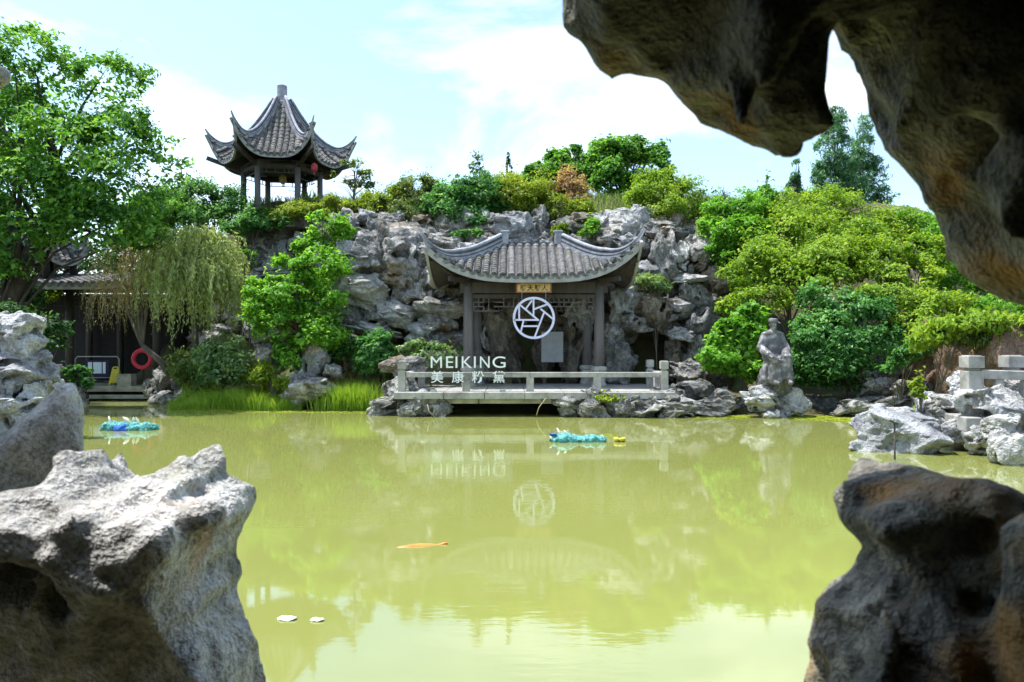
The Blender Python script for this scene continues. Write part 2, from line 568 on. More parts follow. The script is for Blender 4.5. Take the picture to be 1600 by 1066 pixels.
LEAF = {
    'tree': ((0.044, 0.130, 0.033), (0.090, 0.250, 0.044), (0.170, 0.380, 0.060), (0.280, 0.500, 0.090)),
    'dark': ((0.012, 0.042, 0.015), (0.027, 0.083, 0.024), (0.053, 0.135, 0.042), (0.105, 0.210, 0.075)),
    'bright': ((0.09, 0.19, 0.02), (0.18, 0.32, 0.03), (0.28, 0.43, 0.045), (0.42, 0.54, 0.10)),
    'maple': ((0.070, 0.202, 0.023), (0.132, 0.342, 0.031), (0.217, 0.466, 0.054), (0.342, 0.590, 0.109)),
    'shrub': ((0.023, 0.086, 0.026), (0.058, 0.192, 0.048), (0.125, 0.326, 0.086), (0.288, 0.518, 0.192)),
    'yellow': ((0.088, 0.163, 0.019), (0.163, 0.263, 0.025), (0.263, 0.362, 0.037), (0.413, 0.450, 0.088)),
    'olive': ((0.052, 0.095, 0.031), (0.103, 0.172, 0.052), (0.190, 0.276, 0.086), (0.345, 0.397, 0.155)),
    'willow': ((0.20, 0.26, 0.09), (0.29, 0.37, 0.13), (0.38, 0.46, 0.19), (0.50, 0.56, 0.28)),
    'brown': ((0.20, 0.15, 0.08), (0.30, 0.24, 0.13), (0.40, 0.34, 0.18), (0.42, 0.42, 0.20)),
    'pink': ((0.264, 0.156, 0.084), (0.408, 0.264, 0.156), (0.528, 0.384, 0.240), (0.360, 0.396, 0.120)),
    'conifer': ((0.04, 0.12, 0.065), (0.07, 0.19, 0.10), (0.12, 0.28, 0.15), (0.22, 0.38, 0.24)),
    'grass': ((0.15, 0.24, 0.03), (0.24, 0.40, 0.04), (0.32, 0.50, 0.06), (0.48, 0.55, 0.14)),
    'dry': ((0.175, 0.163, 0.062), (0.275, 0.250, 0.100), (0.375, 0.338, 0.150), (0.250, 0.312, 0.075)),
    'pale': ((0.065, 0.143, 0.046), (0.130, 0.247, 0.078), (0.260, 0.390, 0.169), (0.520, 0.598, 0.390)),
    'weed': ((0.286, 0.363, 0.044), (0.363, 0.440, 0.055), (0.440, 0.506, 0.077), (0.242, 0.330, 0.044)),
}
LM = {k: leaf_mat('leaf ' + k, v) for k, v in LEAF.items()}

# ------------------------------------------------------------------ ground and water
POND = [(-1.2, 2.6), (-4.6, 6.5), (-6.2, 10), (-10.5, 15.5), (-14.5, 21), (-16.2, 25.8), (-12.2, 25.9), (-11.2, 23.2), (-9.6, 22.1), (-4.2, 22.0),
        (-3.6, 21.0), (-3.0, 21.6), (1.0, 21.6), (1.6, 20.3), (4.2, 20.0), (6.2, 19.9), (7.6, 20.0), (9.9, 20.4), (10.3, 18.4), (9.4, 15.2), (8.1, 11.0), (4.4, 5.0), (1.8, 2.4)]


def poly_sdf(X, Z, pts):
    """signed distance to a closed outline, negative inside"""
    d = np.full(X.shape, 1e9, np.float32); ins = np.zeros(X.shape, bool)
    n = len(pts)
    for i in range(n):
        ax, az = pts[i]; bx, bz = pts[(i + 1) % n]
        ex, ez = bx - ax, bz - az
        t = np.clip(((X - ax) * ex + (Z - az) * ez) / (ex * ex + ez * ez + 1e-12), 0, 1)
        d = np.minimum(d, np.hypot(X - ax - t * ex, Z - az - t * ez))
        c = ((az > Z) != (bz > Z)) & (X < ex * (Z - az) / (ez if ez else 1e-9) + ax)
        ins ^= c
    return np.where(ins, -d, d)


def sstep(a, b, x):
    t = np.clip((x - a) / (b - a), 0, 1)
    return t * t * (3 - 2 * t)


def ground_z(X, Y):
    X = np.asarray(X, np.float64); Y = np.asarray(Y, np.float64)
    d = poly_sdf(X, Y, POND)
    z = -0.8 + 0.8 * sstep(-0.7, 0.05, d) + 0.45 * sstep(0.0, 1.2, d)
    yb = 25.6 + (25.4 - 25.6) * sstep(-9.5, -6.8, X) + (21.8 - 25.4) * sstep(7.0, 9.0, X)
    run = 2.6 + 2.8 * (1 - sstep(-9.5, -6.3, X)) + 6.5 * sstep(7.0, 9.5, X)
    top = 6.3 * sstep(-15.5, -10.5, X) * (1 - 0.75 * sstep(15, 26, X))
    top = top + 1.2 * sstep(27, 31, Y) * sstep(-15.5, -10.5, X)
    h = top * sstep(0, 1, (Y - yb) / run)
    back = 1 - 0.8 * sstep(38, 60, Y)
    z = z + h * back + 0.25 * sstep(0.5, 4, d) * fbm(X * 0.7, Y * 0.7, 0, 3, 3)
    return z


def axis(pts):
    out = []
    for a, b, n in pts:
        out += list(np.linspace(a, b, n, endpoint=False))
    return np.array(out + [pts[-1][1]])


ax_ = axis([(-900, -60, 14), (-60, -18, 28), (-18, 18, 150), (18, 60, 28), (60, 900, 14)])
ay_ = axis([(-300, -6, 12), (-6, 1, 14), (1, 34, 150), (34, 70, 24), (70, 1500, 16)])
GX, GY = np.meshgrid(ax_, ay_, indexing='ij')
GZ = ground_z(GX, GY)
na, nb_ = GX.shape
I = np.arange(na * nb_).reshape(na, nb_)
Q = np.stack([I[:-1, :-1].ravel(), I[1:, :-1].ravel(), I[1:, 1:].ravel(), I[:-1, 1:].ravel()], 1)
tag(put('ground', npmesh('ground', np.stack([GX.ravel(), GY.ravel(), GZ.ravel()], 1), Q, [M['soil']])), kind='structure')

WX = np.linspace(-18, 13, 2); WY = np.linspace(1.2, 27.5, 2)
tag(put('water', npmesh('water', np.array([(-18, 1.2, 0), (13, 1.2, 0), (13, 27.5, 0), (-18, 27.5, 0)]), np.array([[0, 1, 2, 3]]), [M['water']], False)), kind='structure')


def on_ground(px, py, d0=18.0, d1=45.0):
    """distance at which the line of sight through px, py meets the ground"""
    d = np.arange(d0, d1, 0.05)
    hit = ground_z((px - 800) / FPX * d, d) >= EYE + (HORIZON - py) / FPX * d
    return float(d[hit.argmax()]) if hit.any() else None


def gz(x, y):
    return float(ground_z(np.array([x]), np.array([y]))[0])


# ------------------------------------------------------------------ stones
def rock_proto(seed, kind='block', h=0.044):
    r = np.random.default_rng(seed)
    X, Y, Z = grid((-1.45,) * 3, (1.45,) * 3, h)
    o = seed * 13.7
    w1, w2, w3 = (fbm(X * 0.9 + o, Y * 0.9, Z * 0.9, seed + k, 2) for k in (1, 2, 3))
    k = {'block': 0.32, 'swirl': 0.45, 'slab': 0.3}[kind]
    x, y, z = X + k * w1, Y + k * w2, Z + k * w3
    S = None
    nb = {'block': 19, 'swirl': 9, 'slab': 12}[kind]
    for i in range(nb):
        n = r.normal(size=3); n /= np.linalg.norm(n)
        p = n[0] * x + n[1] * y + n[2] * z - r.uniform(0.68, 1.0)
        S = p if S is None else smax(S, p, 0.10)
    S = smax(S, np.sqrt(x * x + y * y + z * z) - 1.12, 0.15)
    # furrows that run one way round the stone
    f = r.normal(size=3); f /= np.linalg.norm(f)
    ph = f[0] * x + f[1] * y + f[2] * z
    S = S + 0.06 * np.sin(ph * r.uniform(6, 9) + 2.6 * w2 + 1.6 * w1) + 0.025 * np.abs(np.sin(ph * r.uniform(11, 15) + 3.2 * w3))
    S = S - 0.10 * ridge(x * 1.6 + o, y * 1.6, z * 1.6, seed + 9, 3) - 0.06 * fbm(x * 5, y * 5, z * 5, seed + 5, 2) + 0.16 * sstep(0.35, 0.8, vn(x * 2.9, y * 2.9, z * 2.9, seed + 6)) + 0.06 * sstep(0.3, 0.7, vn(x * 7, y * 7, z * 7, seed + 7))
    for i in range({'block': 4, 'swirl': 11, 'slab': 4}[kind]):
        c = r.normal(size=3); c /= np.linalg.norm(c); c *= r.uniform(0.55, 0.98)
        rad = r.uniform(0.14, 0.34)
        e = r.uniform(0.6, 1.7, 3)
        D = np.sqrt(((x - c[0]) * e[0]) ** 2 + ((y - c[1]) * e[1]) ** 2 + ((z - c[2]) * e[2]) ** 2) - rad
        S = smax(S, -D, 0.09)
    V, Q = nets(S, (-1.45,) * 3, h)
    lo, hi = V.min(0), V.max(0)
    V = (V - (lo + hi) / 2) / ((hi - lo) / 2)
    return V, Q


PROTO = {}
for kind, n in (('block', 7), ('swirl', 8), ('slab', 3)):
    PROTO[kind] = [rock_proto(100 + 37 * i + len(kind) * 7, kind) for i in range(n)]
PMESH = {}


def stone_mesh(kind, i, mat):
    k = (kind, i)
    if k not in PMESH:
        V, Q = PROTO[kind][i]
        PMESH[k] = npmesh('stone', V, Q, [M['rock']])
    return PMESH[k]


def stone(parent, px, py, rx, ry, d, kind=None, mat='rock', rd=None, tilt=0.25, name='stone', i=None):
    """a stone seen with half sizes rx, ry (px of the 1600 frame) at distance d"""
    kind = kind or random.choice(['block', 'swirl', 'swirl', 'block'])
    i = random.randrange(len(PROTO[kind])) if i is None else i
    c = P(px, py, d)
    sx, sz = rx * d / FPX, ry * d / FPX
    sy = rd if rd is not None else 0.5 * (sx + sz) * random.uniform(0.85, 1.15)
    rot = Euler((random.uniform(-tilt, tilt), random.uniform(-tilt, tilt), random.choice([0, math.pi]) + random.uniform(-0.25, 0.25)))
    o = put(name, stone_mesh(kind, i, mat), parent, c, rot, (sx * 1.06, sy, sz * 1.06))
    o.material_slots[0].link = 'OBJECT'       # stones share their mesh, each has its own limestone
    o.material_slots[0].material = M[mat]
    return o


# ---- the cliff behind the pavilion
cliff = thing('rockery_cliff', 'tall grey limestone rockery cliff rising behind the central pavilion', 'rockery', (0, 24.6, 0.4))
cliff_inv = Matrix.Translation((0, -24.6, -0.4))


def hang(o, parent):
    """parent an object built in world coordinates to a thing whose empty sits elsewhere"""
    o.parent = parent
    o.matrix_parent_inverse = (Matrix.Translation(parent.location) @ parent.rotation_euler.to_matrix().to_4x4()).inverted()
    return o


cx = np.linspace(-7.6, 8.6, 190); cz = np.linspace(-0.2, 6.9, 90)
CX, CZ = np.meshgrid(cx, cz, indexing='ij')


def hole(x0, x1, z0, z1, s=0.35):
    return sstep(x0 - s, x0 + s, CX) * (1 - sstep(x1 - s, x1 + s, CX)) * sstep(z0 - s, z0 + s, CZ) * (1 - sstep(z1 - s, z1 + s, CZ))


CY = 25.0 + 0.30 * CZ - 0.55 * ridge(CX * 0.6, CZ * 0.6, 0.3, 77, 3) - 0.18 * fbm(CX * 2.2, CZ * 2.2, 1.7, 78, 3)
CY += 3.0 * hole(-1.1, 2.6, -3, 2.9) + 2.0 * hole(4.0, 5.7, -3, 2.2) + 1.8 * hole(-5.0, -3.4, -3, 2.2)
CY += 1.6 * sstep(6.1, 6.9, CZ) + 1.2 * sstep(7.0, 8.6, CX) + 1.2 * (1 - sstep(-7.6, -6.3, CX))
I = np.arange(CX.size).reshape(CX.shape)
Q = np.stack([I[:-1, :-1].ravel(), I[1:, :-1].ravel(), I[1:, 1:].ravel(), I[:-1, 1:].ravel()], 1)
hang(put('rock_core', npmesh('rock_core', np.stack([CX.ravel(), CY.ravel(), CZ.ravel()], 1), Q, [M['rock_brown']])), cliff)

MAIN = [  # px, py, half width, half height, distance, kind
    (565, 402, 42, 34, 24.4, 'block'), (622, 376, 34, 30, 25.2, 'block'), (628, 410, 30, 36, 24.6, 'swirl'), (655, 398, 17, 18, 24.8, 'swirl'),
    (566, 456, 44, 28, 24.2, 'block'), (531, 446, 18, 20, 24.5, 'swirl'), (545, 500, 20, 18, 24.0, 'block'), (578, 483, 18, 20, 24.4, 'swirl'),
    (570, 512, 52, 9, 24.1, 'slab'), (547, 552, 10, 42, 24.2, 'slab'), (620, 492, 37, 20, 24.2, 'swirl'), (642, 452, 26, 26, 24.3, 'swirl'),
    (682, 442, 26, 30, 24.4, 'swirl'), (610, 432, 34, 17, 24.4, 'swirl'), (690, 482, 40, 17, 24.0, 'swirl'), (686, 505, 28, 14, 23.9, 'swirl'),
    (662, 524, 27, 22, 24.2, 'block'), (692, 540, 33, 22, 24.0, 'swirl'), (718, 456, 18, 14, 24.4, 'swirl'), (722, 530, 13, 15, 24.2, 'swirl'),
    (541, 352, 24, 24, 26.2, 'block'), (592, 358, 22, 18, 26.2, 'block'), (578, 378, 24, 18, 25.6, 'swirl'), (648, 362, 22, 13, 26.0, 'swirl'),
    (698, 384, 34, 22, 25.9, 'block'), (730, 394, 18, 13, 25.4, 'swirl'), (764, 362, 24, 11, 26.4, 'swirl'), (757, 382, 28, 18, 26.0, 'block'),
    (802, 357, 32, 22, 25.8, 'swirl'), (838, 362, 16, 21, 25.9, 'swirl'), (812, 380, 24, 10, 25.6, 'swirl'), (848, 384, 17, 14, 25.7, 'block'),
    (885, 362, 18, 15, 26.2, 'swirl'), (970, 350, 34, 22, 26.3, 'block'), (906, 386, 26, 14, 25.8, 'block'), (945, 378, 20, 18, 25.7, 'swirl'),
    (982, 382, 23, 16, 25.4, 'swirl'), (1035, 358, 27, 13, 25.6, 'swirl'), (1036, 392, 20, 31, 25.0, 'block'), (1060, 402, 20, 22, 25.2, 'block'),
    (1090, 398, 26, 34, 25.4, 'swirl'), (1052, 418, 23, 24, 24.7, 'swirl'), (1081, 462, 22, 28, 24.5, 'block'), (1079, 436, 25, 8, 24.4, 'slab'),
    (1118, 440, 18, 24, 25.0, 'swirl'), (1060, 484, 30, 19, 24.4, 'swirl'), (1024, 488, 42, 29, 24.4, 'swirl'), (975, 470, 25, 34, 24.0, 'swirl'),
    (992, 506, 28, 13, 24.0, 'swirl'), (1092, 506, 19, 24, 24.2, 'swirl'), (1066, 522, 20, 9, 23.9, 'slab'), (958, 524, 18, 20, 24.2, 'block'),
    (967, 562, 25, 38, 24.1, 'block'), (1050, 556, 13, 34, 24.5, 'block'), (1088, 556, 20, 32, 24.3, 'block'), (1075, 582, 26, 20, 23.0, 'swirl'),
    (1010, 425, 20, 18, 24.8, 'swirl'), (1016, 452, 20, 16, 24.6, 'swirl'), (1110, 475, 20, 16, 24.8, 'block'), (1112, 510, 16, 22, 24.6, 'swirl'),
    # grotto inside the pavilion
    (780, 535, 34, 60, 25.0, 'block'), (757, 520, 18, 26, 24.6, 'swirl'), (792, 482, 40, 22, 24.9, 'swirl'), (848, 545, 17, 50, 25.2, 'slab'),
    (860, 485, 40, 20, 25.0, 'swirl'), (902, 540, 26, 54, 24.9, 'swirl'), (910, 486, 26, 36, 24.4, 'swirl'), (925, 566, 17, 30, 24.5, 'block'),
    (745, 575, 20, 26, 24.6, 'block'), (826, 470, 24, 14, 24.8, 'swirl'), (872, 520, 22, 18, 25.0, 'swirl')]
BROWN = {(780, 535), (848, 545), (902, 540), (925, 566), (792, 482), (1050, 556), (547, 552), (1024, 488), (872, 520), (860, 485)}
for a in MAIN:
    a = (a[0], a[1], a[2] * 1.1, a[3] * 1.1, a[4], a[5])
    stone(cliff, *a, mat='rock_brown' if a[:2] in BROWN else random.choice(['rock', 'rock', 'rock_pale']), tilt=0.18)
pts = []
tries = 0
while len(pts) < 150 and tries < 9000:
    tries += 1
    px, py = random.uniform(522, 1128), random.uniform(342, 600)
    if 735 < px < 938 and py > 392: continue
    if 665 < px < 1000 and 396 < py < 452: continue
    if 985 < px < 1070 and py > 516: continue
    if 556 < px < 645 and py > 514: continue
    if px > 1095 and py < 370: continue
    if 640 < px < 1060 and py > 585: continue
    if any(abs(px - a) < 15 and abs(py - b) < 12 for a, b in pts): continue
    pts.append((px, py))
    z = EYE + (HORIZON - py) / FPX * 24.8
    stone(cliff, px, py, random.uniform(14, 28), random.uniform(11, 22), 24.75 + 0.30 * max(z, 0) - 0.1, mat=random.choice(['rock', 'rock', 'rock_pale', 'rock_brown']))
for o in cliff.children:
    if o.name.startswith('stone'):
        hang(o, cliff)

# ---- rocks up the slope left of the maple
slope = thing('rockery_slope', 'broken grey rocks climbing the slope between the willow and the maple', 'rockery', (-9, 26.5, 1.0))
for a in [(432, 368, 30, 22, 27.5), (418, 396, 26, 22, 27.2), (466, 352, 22, 13, 28.0), (436, 426, 30, 15, 26.8), (402, 440, 20, 18, 26.6), (398, 372, 20, 16, 27.8),
          (350, 496, 26, 16, 25.2), (380, 476, 18, 15, 25.4), (376, 506, 19, 14, 25.0), (455, 395, 20, 18, 27.0), (500, 352, 22, 14, 27.8), (400, 470, 24, 20, 26.0),
          (440, 460, 26, 22, 25.8), (480, 380, 24, 20, 27.0), (505, 400, 22, 26, 26.2), (350, 525, 26, 18, 24.6), (500, 440, 24, 26, 25.5), (320, 535, 22, 16, 25.0), (410, 515, 28, 20, 24.8)]:
    dd = on_ground(a[0], a[1] + a[3] * 0.4, 22.0) or a[4]
    hang(stone(slope, a[0], a[1], a[2] * 1.15, a[3] * 1.15, dd, mat=random.choice(['rock', 'rock_pale', 'rock'])), slope)

# ---- rockwork along the waterline
def rockwork(name, label, loc, lst, mat='rock_shore'):
    t = thing(name, label, 'rockwork', loc)
    for a in lst:
        hang(stone(t, *a, mat=mat, kind=random.choice(['swirl', 'swirl', 'block'])), t)
    return t


rockwork('shore_rockwork', 'pitted grey rocks at the water under the left end of the deck', P(640, 640, 20.2),
         [(606, 636, 32, 20, 20.2), (622, 610, 26, 22, 20.5), (662, 630, 28, 22, 19.9), (690, 638, 18, 16, 19.8), (640, 642, 20, 12, 19.7), (590, 648, 16, 10, 19.9), (640, 612, 16, 16, 20.3)])
rockwork('shore_rockwork', 'row of pitted grey rocks at the water before the right half of the deck', P(1000, 640, 19.9),
         [(886, 628, 28, 10, 19.6), (888, 644, 16, 14, 19.7), (926, 622, 20, 18, 19.7), (930, 642, 26, 14, 19.5), (966, 638, 26, 18, 19.6), (1003, 636, 32, 20, 19.6),
          (1038, 622, 32, 20, 19.9), (1062, 638, 34, 18, 19.6), (1100, 640, 42, 16, 19.8), (1088, 612, 30, 18, 20.4), (1128, 628, 26, 22, 20.2), (1050, 646, 26, 10, 19.4), (950, 618, 14, 10, 19.9)])
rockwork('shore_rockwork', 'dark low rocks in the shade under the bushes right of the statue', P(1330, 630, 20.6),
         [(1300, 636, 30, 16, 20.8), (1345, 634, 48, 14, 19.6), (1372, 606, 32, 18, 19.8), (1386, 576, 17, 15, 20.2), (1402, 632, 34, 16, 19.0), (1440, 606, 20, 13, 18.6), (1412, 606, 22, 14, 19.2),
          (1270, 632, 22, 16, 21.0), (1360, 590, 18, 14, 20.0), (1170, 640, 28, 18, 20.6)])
rockwork('shore_rockwork', 'pale jagged rocks stacked on the right bank below the stone railing', P(1530, 660, 12.5),
         [(1478, 640, 38, 26, 13.8), (1508, 604, 30, 22, 14.0), (1552, 636, 54, 36, 12.8), (1500, 672, 34, 24, 13.2), (1580, 668, 44, 20, 11.9), (1578, 706, 34, 36, 11.6),
          (1530, 690, 30, 24, 12.6), (1475, 668, 22, 18, 13.6), (1600, 610, 40, 26, 13.2), (1450, 630, 18, 18, 14.6), (1640, 690, 50, 50, 11.8)], 'rock_pale')
rockwork('shore_rockwork', 'dark rocks at the foot of the willow beside the gallery platform', P(265, 620, 24.5),
         [(270, 622, 34, 16, 24.2), (288, 600, 20, 17, 24.6), (250, 596, 14, 20, 25.2), (245, 618, 14, 14, 25.0), (300, 620, 22, 16, 23.6), (262, 576, 14, 14, 25.4), (232, 606, 10, 14, 25.4)])
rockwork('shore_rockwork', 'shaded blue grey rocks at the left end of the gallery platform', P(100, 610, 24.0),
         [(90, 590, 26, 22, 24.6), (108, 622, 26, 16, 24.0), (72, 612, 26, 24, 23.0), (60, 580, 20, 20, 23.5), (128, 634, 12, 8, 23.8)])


def boulder(label, stones_, mat='rock_shore', group=None, kind='block', i=None):
    """a single boulder"""
    px, py, rx, ry, d = stones_
    o = stone(None, px, py, rx, ry, d, kind, mat, name='boulder', i=i, tilt=0.12)
    return tag(o, label, 'boulder', group)


boulder('rounded grey boulder among the leaves left of the upright block', (418, 560, 30, 24, 22.6), 'rock', i=1)
boulder('upright grey block of rock standing on the flat boulder by the grass', (488, 566, 28, 32, 22.3), 'rock', i=2)
boulder('broad flat grey boulder lying at the edge of the tall grass', (482, 608, 44, 26, 21.8), 'rock', kind='slab', i=0)
boulder('small grey stone tucked right of the upright block', (519, 580, 14, 12, 22.0), 'rock', i=4)
boulder('dark low boulder behind the grass below the variegated shrub', (372, 596, 26, 14, 22.8), 'rock', i=5)
boulder('square grey boulder behind the left end of the stone railing', (630, 574, 36, 18, 21.6), 'rock', i=3)
boulder('large pale boulder rising alone from the water at right', (1408, 676, 82, 42, 13.2), 'rock_pale', i=0)
boulder('small round pale stone at the waterline below the statue', (1206, 649, 15, 9, 19.2), 'rock_pale', i=6)
boulder('pale bulging boulder under the left side of the statue', (1190, 624, 34, 22, 19.6), 'rock_pale', i=5, kind='swirl')
boulder('pale creviced boulder under the right side of the statue', (1232, 630, 36, 24, 19.8), 'rock_pale', i=2, kind='swirl')

# ---- tall pale rock on the left bank
tall = thing('garden_rock', 'tall pale weathered rock stack on the left bank', 'rock', (-5.9, 9.2, 0.3))
for a in [(30, 530, 44, 42, 9.2, 'block'), (20, 585, 60, 45, 9.0, 'swirl'), (-10, 520, 40, 30, 9.3, 'block'), (48, 620, 50, 45, 9.1, 'swirl'), (10, 660, 60, 50, 8.8, 'swirl'), (70, 650, 30, 50, 9.4, 'block'), (30, 720, 70, 60, 8.9, 'swirl'),
          (-40, 600, 60, 80, 9.4, 'block')]:
    hang(stone(tall, *a, mat='rock_pale', tilt=0.15), tall)

# ---- red earth bank at right
X, Y, Z = grid((9.6, 15.8, -0.2), (16.2, 20.5, 3.4), 0.07)
S = np.maximum(np.maximum(16.4 + 0.1 * Z + 0.5 * sstep(2.6, 3.2, Z) - Y, Z - 2.0 - 0.35 * fbm(X, Y, 0, 5, 2)), 10.9 + 0.15 * Z - X)
S = S - 0.26 * ridge(X * 0.9, Y * 0.9, Z * 0.7, 60, 3) - 0.10 * ridge(X * 3, Y * 3, Z * 1.6, 61, 3) - 0.05 * fbm(X * 6, Y * 6, Z * 6, 62, 2)
V, Q = nets(S, (9.6, 15.8, -0.2), 0.07)
tag(put('earth_bank', npmesh('earth_bank', V, Q, [M['earth']])), 'raw red earth bank behind the stone railing at right', 'earth bank')


# ------------------------------------------------------------------ near rocks of the grotto opening the view looks through
def frame_rock(name, label, pts, d, y0, y1, lo, hi, h, seed, mat, rnd=0.06, amp=0.05, extra=None, pits=1.0):
    """a rock slab: outline in metres at distance d, y0..y1 thick, worn by noise"""
    q = [((px - 800) / FPX * d, EYE + (HORIZON - py) / FPX * d) for px, py in pts]
    X, Y, Z = grid(lo, hi, h)
    X2, Z2 = np.meshgrid(X[:, 0, 0], Z[0, 0, :], indexing='ij')
    S2 = poly_sdf(X2, Z2, q).astype(np.float32)[:, None, :]
    wob = 0.06 * fbm(X * 3, Y * 3, Z * 3, seed, 2)
    yc, ty = (y0 + y1) / 2, (y1 - y0) / 2
    T = np.abs(Y + wob - yc) - ty
    a, b = S2 + rnd + 0 * Y, T + rnd
    S = np.sqrt(np.maximum(a, 0) ** 2 + np.maximum(b, 0) ** 2) + np.minimum(np.maximum(a, b), 0) - rnd
    if extra:
        S = extra(S, X, Y, Z)
    S = S - amp * (0.55 * ridge(X * 4.2, Y * 4.2, Z * 4.2, seed + 3, 3) + 0.35 * fbm(X * 7, Y * 7, Z * 7, seed + 4, 3)) + amp * 0.2
    # solution pits and sharp crests
    S = S + pits * 0.05 * sstep(0.30, 0.75, vn(X * 9.5, Y * 9.5, Z * 7.5, seed + 11)) + pits * 0.022 * sstep(0.25, 0.7, vn(X * 23, Y * 23, Z * 20, seed + 12))
    S = S - 0.5 * amp * np.clip(ridge(X * 6.5, Y * 6.5, Z * 5.0, seed + 13, 2), 0, 2) ** 2
    V, Q = nets(S, lo, h)
    o = put(name, npmesh(name, V, Q, [M[mat]]))
    return tag(o, label, 'rock')


def pit(S, X, Y, Z, px, py, d, r, e=(1, 1, 1), k=0.05, y=None):
    c = P(px, py, d)
    D = np.sqrt(((X - c.x) * e[0]) ** 2 + ((Y - c.y) * e[1]) ** 2 + ((Z - c.z) * e[2]) ** 2) - r
    return smax(S, -D, k)


def lump(S, X, Y, Z, px, py, d, r, e=(1, 1, 1), k=0.08):
    c = P(px, py, d)
    D = (np.sqrt(((X - c.x) * e[0]) ** 2 + ((Y - c.y) * e[1]) ** 2 + ((Z - c.z) * e[2]) ** 2) - r) / max(e)
    return smin(S, D, k)


def ex_arch(S, X, Y, Z):
    for a in [(1232, 110, 1.22, 0.10, (1.2, 1, 0.8)), (1455, 235, 1.20, 0.13, (1.2, 1, 0.9)), (1520, 380, 1.20, 0.11, (1.5, 1, 0.8)), (1380, 150, 1.2, 0.07, (1, 1, 0.6)), (1570, 470, 1.2, 0.08, (1.6, 1, 0.7))]:
        S = pit(S, X, Y, Z, *a, k=0.05)
    for a in [(1188, -10, 1.24, 0.10, (3.4, 1.5, 1)), (1330, -40, 1.2, 0.09, (0.8, 1.4, 1.6)), (1540, 90, 1.18, 0.10, (1, 1.4, 1)), (1590, 260, 1.18, 0.07, (1.6, 1.3, 0.8))]:
        S = lump(S, X, Y, Z, *a, k=0.05)
    return S


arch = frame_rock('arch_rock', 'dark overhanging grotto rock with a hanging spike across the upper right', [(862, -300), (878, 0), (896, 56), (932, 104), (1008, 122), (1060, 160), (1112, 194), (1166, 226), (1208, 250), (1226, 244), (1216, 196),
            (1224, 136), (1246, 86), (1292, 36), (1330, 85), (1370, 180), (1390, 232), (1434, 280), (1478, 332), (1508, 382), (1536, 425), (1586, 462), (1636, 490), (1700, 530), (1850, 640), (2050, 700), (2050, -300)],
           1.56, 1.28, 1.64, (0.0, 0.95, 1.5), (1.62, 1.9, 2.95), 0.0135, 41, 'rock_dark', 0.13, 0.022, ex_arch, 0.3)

# unseen grotto shell around the viewpoint, added to block sky and darken near rock faces
X, Y, Z = grid((-3.2, -3.4, -0.2), (3.4, 1.35, 3.9), 0.075)
outer = np.maximum(np.maximum(np.abs(X - 0.1) - 2.7, np.abs(Y + 1.0) - 2.15), Z - 3.5)
inner = np.sqrt(((X - 0.05) / 1.75) ** 2 + ((Y + 0.6) / 2.2) ** 2 + ((Z - 1.2) / 1.55) ** 2) * 1.5 - 1.5
inner = smin(inner, np.maximum(np.maximum(np.abs(X + 0.1) - 1.6, np.abs(Z - 1.2) - 1.55), -Y - 0.5), 0.3)
S = smax(outer, -inner, 0.2) - 0.20 * ridge(X * 1.1, Y * 1.1, Z * 1.1, 15, 3)
V, Q = nets(S, (-3.2, -3.4, -0.2), 0.075)
put('unseen_grotto_shell', npmesh('unseen_grotto_shell', V, Q, [M['rock_dark']]), arch)


def ex_low(S, X, Y, Z):
    S = pit(S, X, Y, Z, 1535, 855, 1.22, 0.13, (1, 0.8, 0.9), 0.05)
    S = pit(S, X, Y, Z, 1440, 885, 1.25, 0.11, (0.75, 0.8, 1.3), 0.03)
    S = pit(S, X, Y, Z, 1335, 880, 1.35, 0.06, (1, 0.7, 1.2), 0.03)
    S = pit(S, X, Y, Z, 1445, 1010, 1.26, 0.08, (2, 1, 0.8), 0.06)
    S = lump(S, X, Y, Z, 1640, 930, 1.2, 0.10, (1.4, 1.2, 0.4), 0.04)
    return S


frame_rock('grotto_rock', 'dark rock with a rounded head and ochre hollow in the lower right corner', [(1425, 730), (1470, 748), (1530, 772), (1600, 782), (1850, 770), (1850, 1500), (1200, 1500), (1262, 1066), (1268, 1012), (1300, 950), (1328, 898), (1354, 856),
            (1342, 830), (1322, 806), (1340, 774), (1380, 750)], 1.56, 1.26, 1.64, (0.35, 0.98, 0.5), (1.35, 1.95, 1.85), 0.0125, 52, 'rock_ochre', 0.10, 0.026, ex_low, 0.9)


def ex_left(S, X, Y, Z):
    S = np.maximum(S, Z - 1.372 + 0.09 * sstep(-1.28, -1.46, X) - 0.16 * (Y - 2.12) - 0.05 * ridge(X * 3.4, Y * 3.4, 0 * Z, 19, 3) - 0.10 * sstep(0.05, 0.0, np.abs(X + 1.27)) * sstep(1.9, 2.2, Y))
    # undercut below the lip
    S = np.maximum(S, (1.80 + 0.55 * np.clip(1.30 - Z, 0, 0.8) + 0.05 * vn(X * 5, 0 * Y, Z * 5, 3)) - Y)
    for a in [(300, 900, 1.9, 0.05, (2.2, 1, 0.8)), (285, 990, 1.95, 0.07, (1.6, 1, 0.7)), (95, 930, 1.9, 0.06, (1, 1, 1)), (10, 880, 1.9, 0.09, (1, 1, 1)), (330, 860, 1.8, 0.04, (1, 1, 0.5)), (150, 800, 1.9, 0.02, (1, 1, 1))]:
        S = pit(S, X, Y, Z, *a)
    for a in [(104, 738, 2.15, 0.05, (1.4, 1, 1.0)), (285, 742, 2.25, 0.05, (1.0, 1, 1.3)), (330, 800, 2.0, 0.045, (1.2, 1, 1.4)), (40, 800, 1.95, 0.06, (0.9, 1, 1.6))]:
        S = lump(S, X, Y, Z, *a, k=0.03)
    return S


